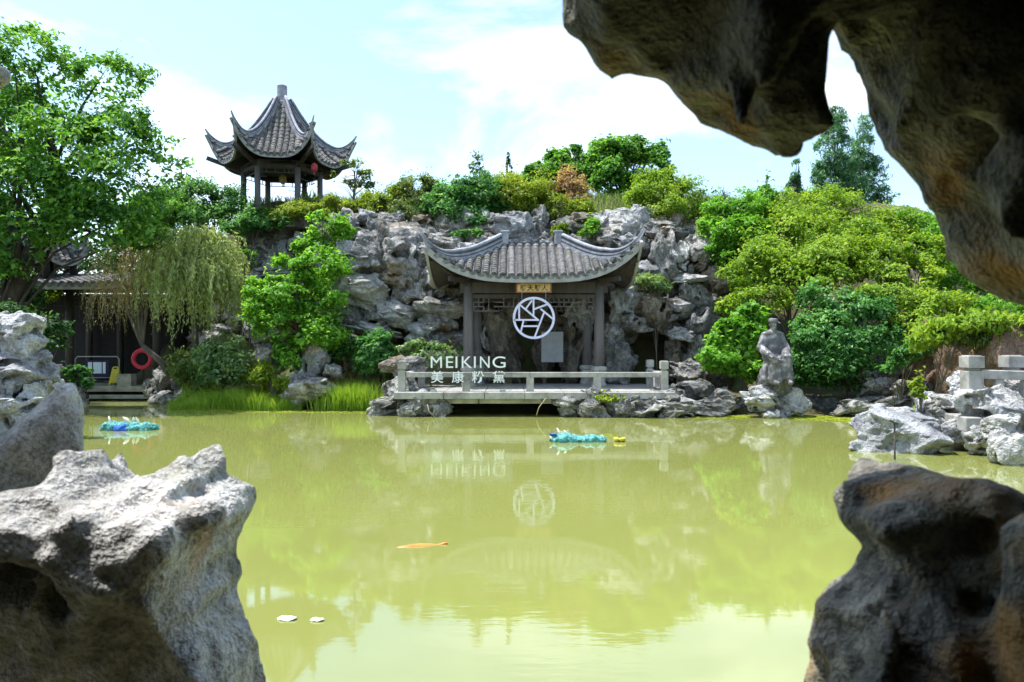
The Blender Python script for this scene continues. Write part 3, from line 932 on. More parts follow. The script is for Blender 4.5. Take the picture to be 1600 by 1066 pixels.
frame_rock('grotto_rock', 'sunlit flat topped rock filling the lower left corner', [(-166, 827), (-16, 812), (36, 777), (82, 724), (134, 754), (154, 774), (219, 750), (257, 724), (277, 746), (282, 777), (319, 798), (323, 824), (309, 862), (299, 912), (303, 972),
            (327, 1010), (343, 1066), (379, 1500), (-166, 1500)], 2.1, 1.78, 2.45, (-1.72, 1.6, 0.25), (-0.55, 2.62, 1.62), 0.0125, 63, 'rock_near', 0.05, 0.022, ex_left, 0.45)


def ex_fin(S, X, Y, Z):
    return S


fin = frame_rock('grotto_rock', 'pale pointed fin of rock standing behind the flat topped rock', [(-90, 1150), (-60, 800), (-30, 752), (0, 706), (36, 662), (70, 627), (96, 604), (110, 600), (122, 628),
            (124, 690), (116, 755), (126, 850), (130, 1150)], 2.84, 2.72, 2.90, (-2.35, 2.5, 0.3), (-1.55, 3.1, 1.75), 0.0125, 74, 'rock_near', 0.05, 0.010, ex_fin, 0.25)
pv = P(110, 700, 2.84)
fin.data.transform(Matrix.Translation(pv) @ Matrix.Rotation(R(38), 4, 'Z') @ Matrix.Translation(-pv))
frame_rock('rock_spur', 'blurred pale rock tip poking in at the left edge of the sky', [(-260, 1300), (-260, 60), (-120, 66), (-30, 92), (4, 104), (10, 112), (0, 126), (-50, 150), (-110, 190), (-130, 400), (-120, 1300)],
           2.84, 2.62, 2.94, (-2.85, 2.4, 0.1), (-1.9, 3.15, 3.2), 0.022, 75, 'rock_near', 0.05, 0.012, ex_fin, 0.3)

# ------------------------------------------------------------------ roofs
def sweep(mb, pts, sec, side=None, sc=None):
    """a closed section (offset across, offset up) carried along a curve"""
    n = len(sec); rows = []
    for i, p in enumerate(pts):
        t = (pts[min(i + 1, len(pts) - 1)] - pts[max(i - 1, 0)]).normalized()
        a = t.cross(Vector((0, 0, 1)))
        a = (a.normalized() if a.length > 1e-5 else Vector((1, 0, 0))) if side is None else side
        u = a.cross(t).normalized()
        k = sc[i] if sc else 1.0
        rows.append([p + a * x * k + u * z * k for x, z in sec])
    v = [p for r in rows for p in r]
    f = [(i * n + k, i * n + (k + 1) % n, (i + 1) * n + (k + 1) % n, (i + 1) * n + k) for i in range(len(pts) - 1) for k in range(n)]
    f += [tuple(range(n - 1, -1, -1)), tuple((len(pts) - 1) * n + k for k in range(n))]
    mb.add(v, f)


class Face:
    """one curved face of an upturned roof between two hip curves; s runs from the eave (0) to the top (1)"""
    def __init__(s, Hl, Hr, zm, power=3.5, inset=0.0):
        s.Hl, s.Hr, s.zm, s.pw, s.inset = Hl, Hr, zm, power, inset
        e = Hr(0) - Hl(0); e.z = 0
        s.e = e.normalized()
        s.inn = Vector((-s.e.y, s.e.x, 0))
        mid = (Hl(1) + Hr(1)) / 2 - (Hl(0) + Hr(0)) / 2
        if s.inn.dot(mid) < 0:
            s.inn = -s.inn

    def hw(s, t):
        return max(1e-4, (s.Hr(t) - s.Hl(t)).length / 2)

    def at(s, t, w):
        a, b = s.Hl(t), s.Hr(t)
        p = a.lerp(b, (w + 1) / 2)
        zh = p.z
        k = abs(w) ** s.pw
        p.z = s.zm(t) * (1 - k) + zh * k
        return p + s.inn * (s.inset * (1 - k) * (1 - t))

    def off(s, t, a):
        return s.at(t, max(-1, min(1, a / s.hw(t))))


def build_face(parent, F, pitch, rows=True, ns=14, nw=24, tile=0.17, soffit=0.16, names=True, r=0.42):
    mb = MB()
    ss = [i / ns for i in range(ns + 1)]
    ws = [-1 + 2 * i / nw for i in range(nw + 1)]
    mb.sheet([[F.at(t, w) for w in ws] for t in ss], flip=True)
    mb.obj('roof_sheet', M['tile'], parent, True)
    mb = MB()
    mb.sheet([[F.at(t, w) - Vector((0, 0, soffit)) + F.inn * 0.05 for w in ws] for t in ss[:-1]])
    mb.obj('soffit', M['wood'], parent, True)
    # eave board
    mb = MB()
    ev = [F.at(0, w) for w in ws]
    sweep(mb, ev, [(-0.03, -soffit - 0.03), (0.05, -soffit - 0.03), (0.05, -0.015), (-0.03, -0.015)], side=-F.inn)
    mb.obj('eave_board', M['fascia'], parent)
    if not rows:
        return
    half = F.hw(0)
    n = int(half * 2 / pitch)
    a0 = -(n - 1) / 2 * pitch
    drip = MB()
    rad = pitch * r
    for k in range(n):
        a = a0 + k * pitch
        # how far up this row runs before it meets the hip
        smax_ = 1.0
        if F.hw(1) < abs(a):
            lo, hi = 0.0, 1.0
            for _ in range(18):
                m = (lo + hi) / 2
                lo, hi = (m, hi) if F.hw(m) > abs(a) else (lo, m)
            smax_ = lo
        if smax_ < 0.02:
            continue
        fine = [F.off(smax_ * i / 30, a) for i in range(31)]
        length = sum((fine[i + 1] - fine[i]).length for i in range(30))
        m = max(1, int(length / tile))
        rowm = MB()
        for j in range(m):
            pp = []
            for tt in (j / m, (j + 1.0) / m):
                x = tt * 30; i = min(29, int(x))
                pp.append(fine[i].lerp(fine[i + 1], x - i))
            t = (pp[1] - pp[0]).normalized()
            nn = F.e.cross(t).normalized()
            if nn.z < 0:
                nn = -nn
            rr = (rad * 1.1, rad * 0.93)
            ring = []
            jit = random.uniform(-0.006, 0.006)
            for p, q in zip(pp, rr):
                ring.append([p + F.e * (math.cos(th) * q + jit) + nn * (math.sin(th) * q * 1.05 - 0.01) for th in [math.pi * i / 6 for i in range(7)]])
            rowm.sheet(ring)
            b = len(rowm.v)
            rowm.add(ring[0] + [pp[0]], [tuple(range(7)) + (7,)])
        rowm.obj('tile_row', M['tile'], parent, False)
        # scalloped drip tile hanging between this row and the next
        for aa in (a + pitch / 2,):
            if abs(aa) < half * 0.98:
                p = F.off(0, aa) - F.inn * 0.055
                q = [p + F.e * (math.cos(th) * pitch * 0.5) + Vector((0, 0, math.sin(th) * pitch * 0.42 + 0.005)) for th in [math.pi + math.pi * i / 6 for i in range(7)]]
                q2 = [x + F.inn * 0.03 for x in q]
                drip.add(q + q2, [tuple(range(7)), tuple(range(13, 6, -1))] + [(i, i + 7, i + 8, i + 1) for i in range(6)])
    tag(drip.obj('drip_tiles', M['tile'], parent), kind='stuff')


def build_hip(parent, H, scale=1.0, n=22, s1=1.0, tip=True):
    pts = [H(s1 * i / n) for i in range(n + 1)]
    if tip:
        d = (pts[0] - pts[1]).normalized()
        pts = [pts[0] + d * 0.28 * scale + Vector((0, 0, 0.12 * scale))] + pts
    k = scale
    o = None
    m_ = len(pts) - 1
    sc = [0.22 + 0.78 * min(1.0, (i / m_) / 0.42) ** 0.8 for i in range(m_ + 1)]
    for nm, mat, w, z0, z1 in (('hip_ridge', 'ridge', 0.10, -0.04, 0.12), ('ridge_course', 'ridge_dark', 0.075, 0.12, 0.17), ('ridge_course', 'ridge', 0.09, 0.17, 0.23), ('ridge_course', 'ridge_dark', 0.07, 0.23, 0.28)):
        mb = MB()
        sweep(mb, pts, [(-w * k, z0 * k), (w * k, z0 * k), (w * k, z1 * k), (-w * k, z1 * k)], sc=sc)
        q = mb.obj(nm, M[mat], parent if o is None else o)
        o = o or q
    mb = MB()
    sweep(mb, pts, [(math.cos(th) * 0.095 * k, 0.285 * k + 0.075 * k * (1 + math.sin(th))) for th in [2 * math.pi * i / 8 for i in range(8)]], sc=sc)
    mb.obj('ridge_cap', M['ridge'], o, True)
    return o


def lattice(mb, a, b, z0, z1, t=0.022, cell=0.15, seed=1):
    """fretwork of thin bars hung between two points"""
    r = random.Random(seed)
    a, b = Vector(a), Vector(b)
    L_ = (b - a).length; d = (b - a).normalized()
    nx = max(3, int(L_ / cell)); nz = max(2, int((z1 - z0) / (cell * 0.8)))
    pt = lambda i, j: a + d * (L_ * i / nx) + Vector((0, 0, z1 - (z1 - z0) * j / nz - a.z))
    edge = lambda i: nz if (i < nx * 0.16 or i > nx * 0.84) else max(1, nz - 1)
    for j in range(nz + 1):
        i = 0
        while i < nx:
            run = r.choice([1, 2, 2, 3])
            e = min(nx, i + run)
            if j in (0,) or (j <= edge(i) and r.random() < 0.78):
                mb.bar(pt(i, j), pt(e, j), t, t)
            i = e
    for i in range(nx + 1):
        for j in range(edge(i)):
            if r.random() < 0.62:
                mb.bar(pt(i, j), pt(i, j + 1), t, t)


# ------------------------------------------------------------------ central pavilion
PX, PY0 = 0.66, 22.3
pav = thing('pavilion', 'open waterside pavilion with upturned grey tile roof in front of the cliff', 'pavilion', (PX, 23.2, 0.65))


def kid(mb, name, mat, parent, smooth=False, bevel=0.0):
    return hang(mb.obj(name, M[mat], None, smooth, bevel), parent)


roof = hang(put('roof', None), pav)
zmc = lambda s: 3.92 + 1.16 * (0.75 * s + 0.25 * s * s)


def hipc(sx, sy):
    def H(s):
        return Vector((PX - 0.04 + sx * (3.10 * (1 - s) + 0.86 * s), 23.3 + sy * 2.0 * (1 - s), zmc(s) + (0.92 if sx < 0 else 1.06) * (1 - s) ** 4 + 0.05 * s))
    return H


before = set(bpy.data.objects)
build_face(None, Face(hipc(-1, -1), hipc(1, -1), zmc, 3.6, 0.10), 0.252)
build_face(None, Face(hipc(-1, 1), hipc(-1, -1), zmc, 3.0, 0.08), 0.25, ns=10, nw=16)
build_face(None, Face(hipc(1, -1), hipc(1, 1), zmc, 3.0, 0.08), 0.25, ns=10, nw=16)
build_face(None, Face(hipc(1, 1), hipc(-1, 1), zmc, 3.6, 0.10), 0.25, rows=False)
for sx in (-1, 1):
    for sy in (-1, 1):
        build_hip(None, hipc(sx, sy), 0.86)
        if sy < 0:   # block that ends each front hip at the top
            p = hipc(sx, sy)(1.0)
            mb = MB(); mb.box(p + Vector((-sx * 0.02, -0.02, 0.16)), (0.22, 0.24, 0.38)); mb.box(p + Vector((-sx * 0.02, -0.02, 0.375)), (0.29, 0.28, 0.06))
            kid(mb, 'ridge_end_block', 'ridge', pav, bevel=0.02)
mb = MB(); mb.box((PX - 0.04, 23.34, 5.10), (1.9, 0.2, 0.14))
kid(mb, 'top_ridge', 'ridge_dark', pav)
for o in [o for o in bpy.data.objects if o not in before and o.parent is None]:
    hang(o, pav)
bpy.data.objects.remove(roof)
for k, (x, y) in enumerate([(PX - 1.98, PY0), (PX + 1.98, PY0), (PX - 1.80, 24.15), (PX + 1.80, 24.15)]):
    mb = MB(); mb.tube([(x, y, 0.62), (x, y, 2.4), (x, y, 3.86)], [0.158, 0.155, 0.145], 14)
    c = kid(mb, 'column', 'wood_grey', pav, True)
    mb = MB(); mb.lathe((x, y, 0.62), [(0.23, 0), (0.23, 0.12), (0.20, 0.16), (0.20, 0.50), (0.24, 0.54), (0.24, 0.60), (0.19, 0.66)], 8)
    o = mb.obj('column_base', M['stone_mossy']); hang(o, pav)
for y in (PY0, 24.15):
    hw_ = 1.98 if y == PY0 else 1.80
    mb = MB(); mb.box((PX, y, 3.66), (hw_ * 2 + 0.5, 0.16, 0.34)); mb.box((PX, y, 3.40), (hw_ * 2, 0.10, 0.10))
    kid(mb, 'beam', 'wood', pav)
for sx in (-1, 1):
    mb = MB(); mb.bar((PX + sx * 1.98, PY0, 3.62), (PX + sx * 1.80, 24.15, 3.62), 0.14, 0.3)
    kid(mb, 'beam', 'wood', pav)
    # corner brackets under the upturned eaves
    mb = MB(); mb.bar((PX + sx * 1.9, PY0, 3.70), (PX + sx * 2.98, 21.5, 4.45), 0.12, 0.18); mb.bar((PX + sx * 1.9, PY0 - 0.05, 3.86), (PX + sx * 2.5, 21.55, 3.86), 0.1, 0.14)
    kid(mb, 'bracket', 'wood', pav)
mb = MB(); lattice(mb, (PX - 1.82, PY0, 3.35), (PX + 1.82, PY0, 3.35), 2.95, 3.35, 0.026, 0.15, 4)
kid(mb, 'lattice', 'wood_grey', pav)
mb = MB(); lattice(mb, (PX + 1.72, 24.15, 3.35), (PX - 1.72, 24.15, 3.35), 2.90, 3.35, 0.026, 0.15, 9)
kid(mb, 'lattice', 'wood_grey', pav)
mb = MB(); mb.box((PX, 23.2, 3.84), (4.3, 2.2, 0.05))
kid(mb, 'ceiling', 'wood_black', pav)

# deck
deck = thing('stone_deck', 'low stone terrace over the water in front of the pavilion', 'terrace', (0.6, 20.5, 0))
x = -3.15
while x < 4.3:
    w_ = random.uniform(1.0, 1.5); w_ = min(w_, 4.35 - x)
    mb = MB(); mb.box((x + w_ / 2, 20.45, 0.56), (w_ - 0.012, 1.8, 0.18)); kid(mb, 'slab', 'stone', deck, bevel=0.012)
    mb = MB(); mb.box((x + w_ / 2, 22.95, 0.565), (w_ - 0.012, 3.15, 0.17)); kid(mb, 'slab', 'stone', deck, bevel=0.012)
    x += w_
for x0, x1 in ((-2.7, -0.9), (-0.88, 0.8), (0.82, 2.6), (2.62, 4.1)):
    mb = MB(); mb.box(((x0 + x1) / 2, 20.5, 0.40), (x1 - x0, 1.5, 0.13)); kid(mb, 'edge_beam', 'stone_mossy', deck, bevel=0.01)
for x in (-2.6, 4.0):
    mb = MB(); mb.box((x, 21.2, -0.1), (0.5, 2.4, 0.86)); kid(mb, 'pier', 'stone_mossy', deck)
mb = MB(); mb.box((0.7, 22.3, -0.1), (6.0, 0.4, 0.86)); kid(mb, 'back_wall', 'stone_mossy', deck)

# railing on the deck
rail = thing('stone_railing', 'low pale stone railing along the front of the deck', 'railing', (0.55, 19.95, 0.65))


def post(x, y, z0, z1, parent, w=0.20, mat='stone'):
    mb = MB(); mb.box((x, y, (z0 + z1 - 0.26) / 2), (w, w, z1 - z0 - 0.26)); mb.box((x, y, z1 - 0.235), (w * 0.72, w * 0.72, 0.05))
    o = kid(mb, 'post', mat, parent, bevel=0.012)
    mb = MB(); mb.box((x, y, z1 - 0.105), (w * 1.06, w * 1.06, 0.21)); mb.box((x, y, z1 + 0.004), (w * 0.85, w * 0.85, 0.02))
    c = mb.obj('post_cap', M[mat], None, bevel=0.015)
    hang(c, parent)
    return o


for x, y in ((-2.98, 19.95), (4.12, 19.95), (-2.72, 22.1), (4.12, 22.0)):
    post(x, y, 0.65, 1.47, rail)
for x0, x1 in ((-2.86, -1.24), (-1.24, 0.49), (0.49, 2.31), (2.31, 4.0)):
    mb = MB(); mb.box(((x0 + x1) / 2, 19.95, 1.105), (x1 - x0 - 0.006, 0.16, 0.135)); kid(mb, 'handrail', 'stone', rail, bevel=0.014)
for x in (-1.24, 0.49, 2.31):
    mb = MB(); mb.box((x, 19.95, 0.84), (0.20, 0.15, 0.40)); kid(mb, 'short_post', 'stone', rail, bevel=0.012)
for x in (-2.86, 4.12):
    mb = MB(); mb.box((x, 21.0, 1.10), (0.16, 1.9, 0.15)); kid(mb, 'handrail', 'stone', rail, bevel=0.014)
    mb = MB(); mb.box((x + (0.0 if x > 0 else 0.0), 21.0, 0.84), (0.15, 0.2, 0.38)); kid(mb, 'short_post', 'stone', rail, bevel=0.012)


# ------------------------------------------------------------------ lettering
def glyph(ch, name, mat, parent, cx, cz, y, w=None, h=None, depth=0.02, thin=0.0):
    c = bpy.data.curves.new('text', 'FONT')
    c.body = ch
    c.extrude = 0.0
    c.offset = thin
    o = bpy.data.objects.new('text', c); COL.objects.link(o)
    bpy.context.view_layer.update()
    me = bpy.data.meshes.new_from_object(o.evaluated_get(bpy.context.evaluated_depsgraph_get()))
    bpy.data.objects.remove(o)
    V = np.empty(len(me.vertices) * 3, np.float32); me.vertices.foreach_get('co', V); V = V.reshape(-1, 3)
    lo, hi = V.min(0), V.max(0)
    k = (h / (hi[1] - lo[1])) if h else w / (hi[0] - lo[0])
    kx = w / (hi[0] - lo[0]) if w else k
    x = (V[:, 0] - (lo[0] + hi[0]) / 2) * kx + cx
    z = (V[:, 1] - (lo[1] + hi[1]) / 2) * k + cz
    n = len(V)
    v = [(a, y, b) for a, b in zip(x, z)] + [(a, y + depth, b) for a, b in zip(x, z)]
    polys = [tuple(p.vertices) for p in me.polygons]
    cnt = {}
    for p in polys:
        for i in range(len(p)):
            e = (p[i], p[(i + 1) % len(p)])
            cnt[e] = 1
    f = polys + [tuple(q + n for q in p[::-1]) for p in polys]
    for a, b in cnt:
        if (b, a) not in cnt:
            f.append((b, a, a + n, b + n))
    bpy.data.meshes.remove(me)
    mb = MB(); mb.add(v, f)
    return kid(mb, name, mat, parent)


sign = thing('sign_panel', 'clear upright panel with white MEIKING lettering standing on the deck edge', 'sign', (-1.17, 19.72, 0.65))
mb = MB(); mb.box((-1.17, 19.735, 1.21), (2.36, 0.014, 1.10)); kid(mb, 'clear_panel', 'glass', sign)
for x in (-2.1, -0.25):
    mb = MB(); mb.box((x, 19.735, 0.685), (0.16, 0.12, 0.05)); kid(mb, 'foot', 'steel', sign)
yS = 19.70
ux = lambda px: (px - 800) / FPX * yS
for ch, a, b in (('M', 673, 690.5), ('E', 697, 708), ('I', 711.8, 714.6), ('K', 721.5, 737), ('I', 740.5, 743.3), ('N', 750, 765), ('G', 769.5, 790)):
    glyph(ch, 'letter', 'white', sign, ux((a + b) / 2), 1.450, yS, ux(b) - ux(a), 0.306, 0.02)
for ch, c in (('美', 683), ('康', 715.5), ('粉', 747), ('黛', 779.5)):
    glyph(ch, 'letter', 'white', sign, ux(c), 1.055, yS, ux(c + 9.5) - ux(c - 9.5), 0.32, 0.02, 0.006)

emb = thing('round_emblem', 'round pale lilac openwork emblem hanging under the pavilion eave', 'emblem', (0.64, 21.55, 2.71))
er = 0.617
ring = MB()
n = 56
sec = []
for k in range(n):
    th = 2 * math.pi * k / n
    sec.append([Vector((math.cos(th) * q, yy, math.sin(th) * q)) for q, yy in ((er, -0.03), (er * 0.888, -0.03), (er * 0.888, 0.03), (er, 0.03))])
ring.add([p for r_ in sec for p in r_], [(k * 4 + j, ((k + 1) % n) * 4 + j, ((k + 1) % n) * 4 + (j + 1) % 4, k * 4 + (j + 1) % 4) for k in range(n) for j in range(4)])
ring.obj('ring', M['lilac'], emb)
for i, (a, b) in enumerate([((205, 440), (505, 690)), ((207, 440), (207, 672)), ((130, 680), (500, 680)), ((425, 350), (425, 640)), ((310, 510), (400, 385)), ((430, 520), (655, 435)), ((530, 510), (725, 670)),
                            ((592, 550), (440, 945)), ((272, 690), (228, 880)), ((255, 775), (490, 775))]):
    q = [Vector(((x - 430) / 320 * er, 0.0005 * i, (650 - y) / 320 * er)) for x, y in (a, b)]
    mb = MB(); mb.bar(q[0], q[1], 0.05, 0.062, up=(0, 0, 1) if abs(q[0].x - q[1].x) < 1e-6 else (0, 1, 0))
    mb.obj('stroke', M['lilac'], emb)
for sx in (-0.35, 0.35):
    mb = MB(); mb.tube([(sx, 0, 0.50), (sx, 0.0, 1.16)], 0.006, 5); mb.obj('wire', M['steel'], emb)

plq = thing('name_plaque', 'small gilt name plaque with four black characters under the eave', 'plaque', (0.64, 21.62, 3.60))
mb = MB(); mb.box((0, 0, 0), (0.96, 0.04, 0.28)); mb.obj('board', M['plaque'], plq)
mb = MB()
mb.box((0, -0.008, 0.135), (1.04, 0.06, 0.03)); mb.box((0, -0.008, -0.135), (1.04, 0.06, 0.03)); mb.box((-0.5, -0.008, 0), (0.04, 0.06, 0.24)); mb.box((0.5, -0.008, 0), (0.04, 0.06, 0.24))
mb.obj('frame', M['plaque_frame'], plq)
for ch, cx_ in (('轉', -0.31), ('天', -0.10), ('轉', 0.11), ('人', 0.32)):
    glyph(ch, 'letter', 'ink', plq, plq.location.x + cx_, 3.60, 21.593, None, 0.17, 0.006, 0.012)
for sx in (-0.4, 0.4):
    mb = MB(); mb.bar((sx, 0.02, 0.1), (sx, 0.62, 0.12), 0.03, 0.03); mb.obj('mount', M['wood'], plq)

mb = MB(); mb.prism([(0, 0), (0.72, 0), (0.72, 1.0), (0, 1.0)], 0, 0.04)
bd = mb.obj('notice_board', M['card'])
bd.location = P(846, 566, 24.3)
tag(bd, 'plain pale board standing in the grotto behind the pavilion', 'board')

# ------------------------------------------------------------------ six sided pavilion on the hill
HC = Vector((-9.37, 30.0, 0))
hp = thing('hill_pavilion', 'six sided pavilion with soaring upturned roof on the hilltop', 'pavilion', (HC.x, HC.y, 7.0))
zmh = lambda s: 9.18 + 2.72 * (0.42 * s + 0.58 * s ** 2.3)


def hiph(k):
    th = R(-90 - 20 + 60 * k)
    d = Vector((math.cos(th), math.sin(th), 0))
    return lambda s: HC + d * (2.88 * (1 - s) + 0.16 * s) + Vector((0, 0, zmh(s) + 1.22 * (1 - s) ** 4))


before = set(bpy.data.objects)
for k in range(6):
    front = k in (0, 5, 1, 4)
    build_face(None, Face(hiph(k), hiph(k + 1), zmh, 3.2, 0.35), 0.235, rows=front, ns=12, nw=18, tile=0.2, soffit=0.10)
    build_hip(None, hiph(k), 0.62)
for o in [o for o in bpy.data.objects if o not in before and o.parent is None]:
    hang(o, hp)
for k in range(6):
    th, t2 = R(-110 + 60 * k), R(-50 + 60 * k)
    a = HC + Vector((math.cos(th), math.sin(th), 0)) * 1.5; b = HC + Vector((math.cos(t2), math.sin(t2), 0)) * 1.5
    mb = MB(); mb.tube([(a.x, a.y, 6.6), (a.x, a.y, 9.15)], [0.12, 0.11], 12); kid(mb, 'column', 'wood_grey', hp, True)
    mb = MB(); mb.bar((a.x, a.y, 9.03), (b.x, b.y, 9.03), 0.12, 0.30); kid(mb, 'beam', 'wood', hp)
    mb = MB(); lattice(mb, (a.x, a.y, 8.86), (b.x, b.y, 8.86), 8.52, 8.86, 0.028, 0.16, 20 + k); kid(mb, 'lattice', 'wood', hp)
    o_ = HC + Vector((math.cos(th), math.sin(th), 0)) * 2.9
    mb = MB(); mb.bar((a.x, a.y, 8.95), (o_.x, o_.y, 9.45), 0.1, 0.16); kid(mb, 'bracket', 'wood', hp)
mb = MB(); mb.lathe((HC.x, HC.y, 9.02), [(1.6, 0), (1.6, 0.05), (0.2, 1.0)], 6); kid(mb, 'ceiling', 'wood_black', hp)
mb = MB(); mb.lathe((HC.x, HC.y, 11.72), [(0.24, 0), (0.26, 0.12), (0.19, 0.18), (0.18, 0.30), (0.205, 0.34), (0.205, 0.78), (0.17, 0.82), (0.0, 0.83)], 12)
kid(mb, 'finial', 'ridge', hp, False)
mb = MB(); mb.lathe((HC.x, HC.y, 6.5), [(2.0, 0), (2.0, 0.45), (1.95, 0.5), (0, 0.5)], 6); kid(mb, 'plinth', 'stone_mossy', hp)


def lantern(label, px, py, d, mat, r_):
    c = P(px, py, d)
    t = thing('lantern', label, 'lantern', c)
    mb = MB(); mb.lathe((0, 0, -r_ * 1.3), [(r_ * 0.5, 0), (r_, r_ * 0.7), (r_, r_ * 1.9), (r_ * 0.5, r_ * 2.6)], 12); mb.obj('shade', M[mat], t, True)
    mb = MB(); mb.tube([(0, 0, r_ * 1.2), (0, 0, 8.95 - c.z if 8.95 - c.z > r_ * 1.4 else r_ * 1.8)], 0.012, 5); mb.obj('cord', M['wood_black'], t)
    mb = MB(); mb.tube([(0, 0, -r_ * 1.3), (0, 0, -r_ * 2.1)], [0.02, 0.03], 6); mb.obj('tassel', M[mat], t)


lantern('tan lantern hanging in the middle of the hilltop pavilion', 442, 280, 30.0, 'lantern_tan', 0.15)
lantern('faded red lantern hanging under the right eave of the hilltop pavilion', 491, 262, 28.6, 'lantern_red', 0.13)

# ------------------------------------------------------------------ dark gallery at left
gal = thing('waterside_gallery', 'dark timber gallery with an upturned roof corner beneath the big left tree', 'gallery', (-15, 27, 0.5))
mb = MB(); mb.box((-16.5, 27.9, 0.40), (8.2, 4.2, 0.2)); kid(mb, 'platform', 'stone_mossy', gal, bevel=0.02)
mb = MB(); mb.box((-16.4, 26.0, 0.12), (7.8, 0.5, 0.14)); kid(mb, 'lower_step', 'stone_mossy', gal, bevel=0.02)
mb = MB(); mb.box((-16.5, 28.1, -0.2), (8.0, 3.7, 0.9)); kid(mb, 'footing', 'wood_black', gal)
for x, y in ((-19.3, 26.2), (-15.75, 26.2), (-12.75, 26.4), (-19.3, 29.6), (-15.75, 29.6), (-12.75, 29.6), (-17.0, 29.6)):
    mb = MB(); mb.tube([(x, y, 0.5), (x, y, 4.0)], [0.13, 0.12], 12); kid(mb, 'column', 'wood', gal, True)
mb = MB(); mb.box((-16.0, 26.25, 3.95), (7.2, 0.16, 0.3)); kid(mb, 'beam', 'wood', gal)
mb = MB(); lattice(mb, (-15.6, 26.25, 3.75), (-12.9, 26.25, 3.75), 2.9, 3.75, 0.03, 0.17, 31); kid(mb, 'lattice', 'wood', gal)
mb = MB(); lattice(mb, (-19.2, 26.25, 3.75), (-15.9, 26.25, 3.75), 3.2, 3.75, 0.03, 0.17, 32); kid(mb, 'lattice', 'wood', gal)
mb = MB(); mb.box((-16.0, 30.0, 2.2), (8.4, 0.15, 3.6)); kid(mb, 'back_wall', 'wood_black', gal)
mb = MB(); mb.box((-12.3, 28.3, 2.2), (0.15, 3.3, 3.6)); kid(mb, 'side_wall', 'wood_black', gal)
mb = MB(); mb.box((-16.0, 28.0, 4.16), (8.2, 4.2, 0.08)); kid(mb, 'ceiling', 'wood_black', gal)
zmg = lambda s: 4.05 + 0.55 * (0.7 * s + 0.3 * s * s)
GCX = -16.0


def hipg(sx, sy):
    return lambda s: Vector((GCX + sx * (3.9 * (1 - s) + 2.0 * s), 28.1 + sy * 2.7 * (1 - s), zmg(s) + 0.5 * (1 - s) ** 5))


GC2 = Vector((-17.2, 27.3, 0))
zm2 = lambda s: 5.05 + 1.25 * (0.45 * s + 0.55 * s * s)


def hip2(k):
    th = R(-62 + 90 * k)
    d = Vector((math.cos(th), math.sin(th), 0))
    return lambda s: GC2 + d * (1.25 * (1 - s) + 0.1 * s) + Vector((0, 0, zm2(s) + 0.85 * (1 - s) ** 3.5))


before = set(bpy.data.objects)
build_face(None, Face(hipg(-1, -1), hipg(1, -1), zmg, 4, 0.1), 0.27, ns=8, nw=20, tile=0.3)
build_face(None, Face(hipg(1, -1), hipg(1, 1), zmg, 3, 0.1), 0.27, rows=False, ns=8, nw=10)
build_hip(None, hipg(1, -1), 0.9)
for k in range(4):
    build_face(None, Face(hip2(k), hip2(k + 1), zm2, 3, 0.15), 0.24, rows=(k in (0, 3, 2)), ns=10, nw=14, tile=0.2)
    build_hip(None, hip2(k), 0.85)
for o in [o for o in bpy.data.objects if o not in before and o.parent is None]:
    hang(o, gal)
for k in range(4):
    th = R(-62 + 90 * k)
    a = GC2 + Vector((math.cos(th), math.sin(th), 0)) * 0.8
    mb = MB(); mb.tube([(a.x, a.y, 4.2), (a.x, a.y, 5.4)], 0.12, 10); kid(mb, 'column', 'wood_black', gal, True)

bar = thing('crowd_barrier', 'steel tube barrier with a white notice on the gallery platform', 'barrier', P(152, 599, 26.2))
mb = MB(); mb.tube([(-0.78, 0, 0), (-0.78, 0, 0.86), (-0.70, 0, 0.95), (0.70, 0, 0.95), (0.78, 0, 0.86), (0.78, 0, 0)], 0.022, 8); mb.obj('frame', M['steel'], bar, True)
mb = MB(); mb.tube([(-0.78, 0, 0.2), (0.78, 0, 0.2)], 0.018, 8); mb.obj('lower_rail', M['steel'], bar, True)
mb = MB(); mb.box((0.02, -0.03, 0.52), (0.82, 0.02, 0.60)); mb.obj('backing_sheet', M['navy'], bar)
for x, w_ in ((-0.235, 0.14), (0.03, 0.30), (0.27, 0.10)):
    mb = MB(); mb.box((x, -0.045, 0.55), (w_, 0.008, 0.40)); mb.obj('notice', M['notice'], bar)
for x in (-0.78, 0.78):
    mb = MB(); mb.bar((x, -0.22, 0.015), (x, 0.22, 0.015), 0.05, 0.03); mb.obj('foot', M['steel'], bar)

wf = thing('floor_sign', 'yellow folding caution sign beside the barrier', 'caution sign', P(181, 601, 26.0))
for s in (-1, 1):
    mb = MB()
    q = [(-0.19, 0), (-0.13, 0), (-0.10, 0.07), (0.10, 0.07), (0.13, 0), (0.19, 0), (0.115, 0.60), (0.075, 0.645), (-0.075, 0.645), (-0.115, 0.60)]
    mb.prism(q, -0.012, 0.012)
    o = mb.obj('panel', M['yellow'], wf)
    o.location = (0, s * 0.13, 0); o.rotation_euler = (s * 0.2, 0, 0)
mb = MB(); mb.box((0, -0.03, 0.575), (0.11, 0.03, 0.045)); mb.obj('grip_slot', M['ink'], wf)

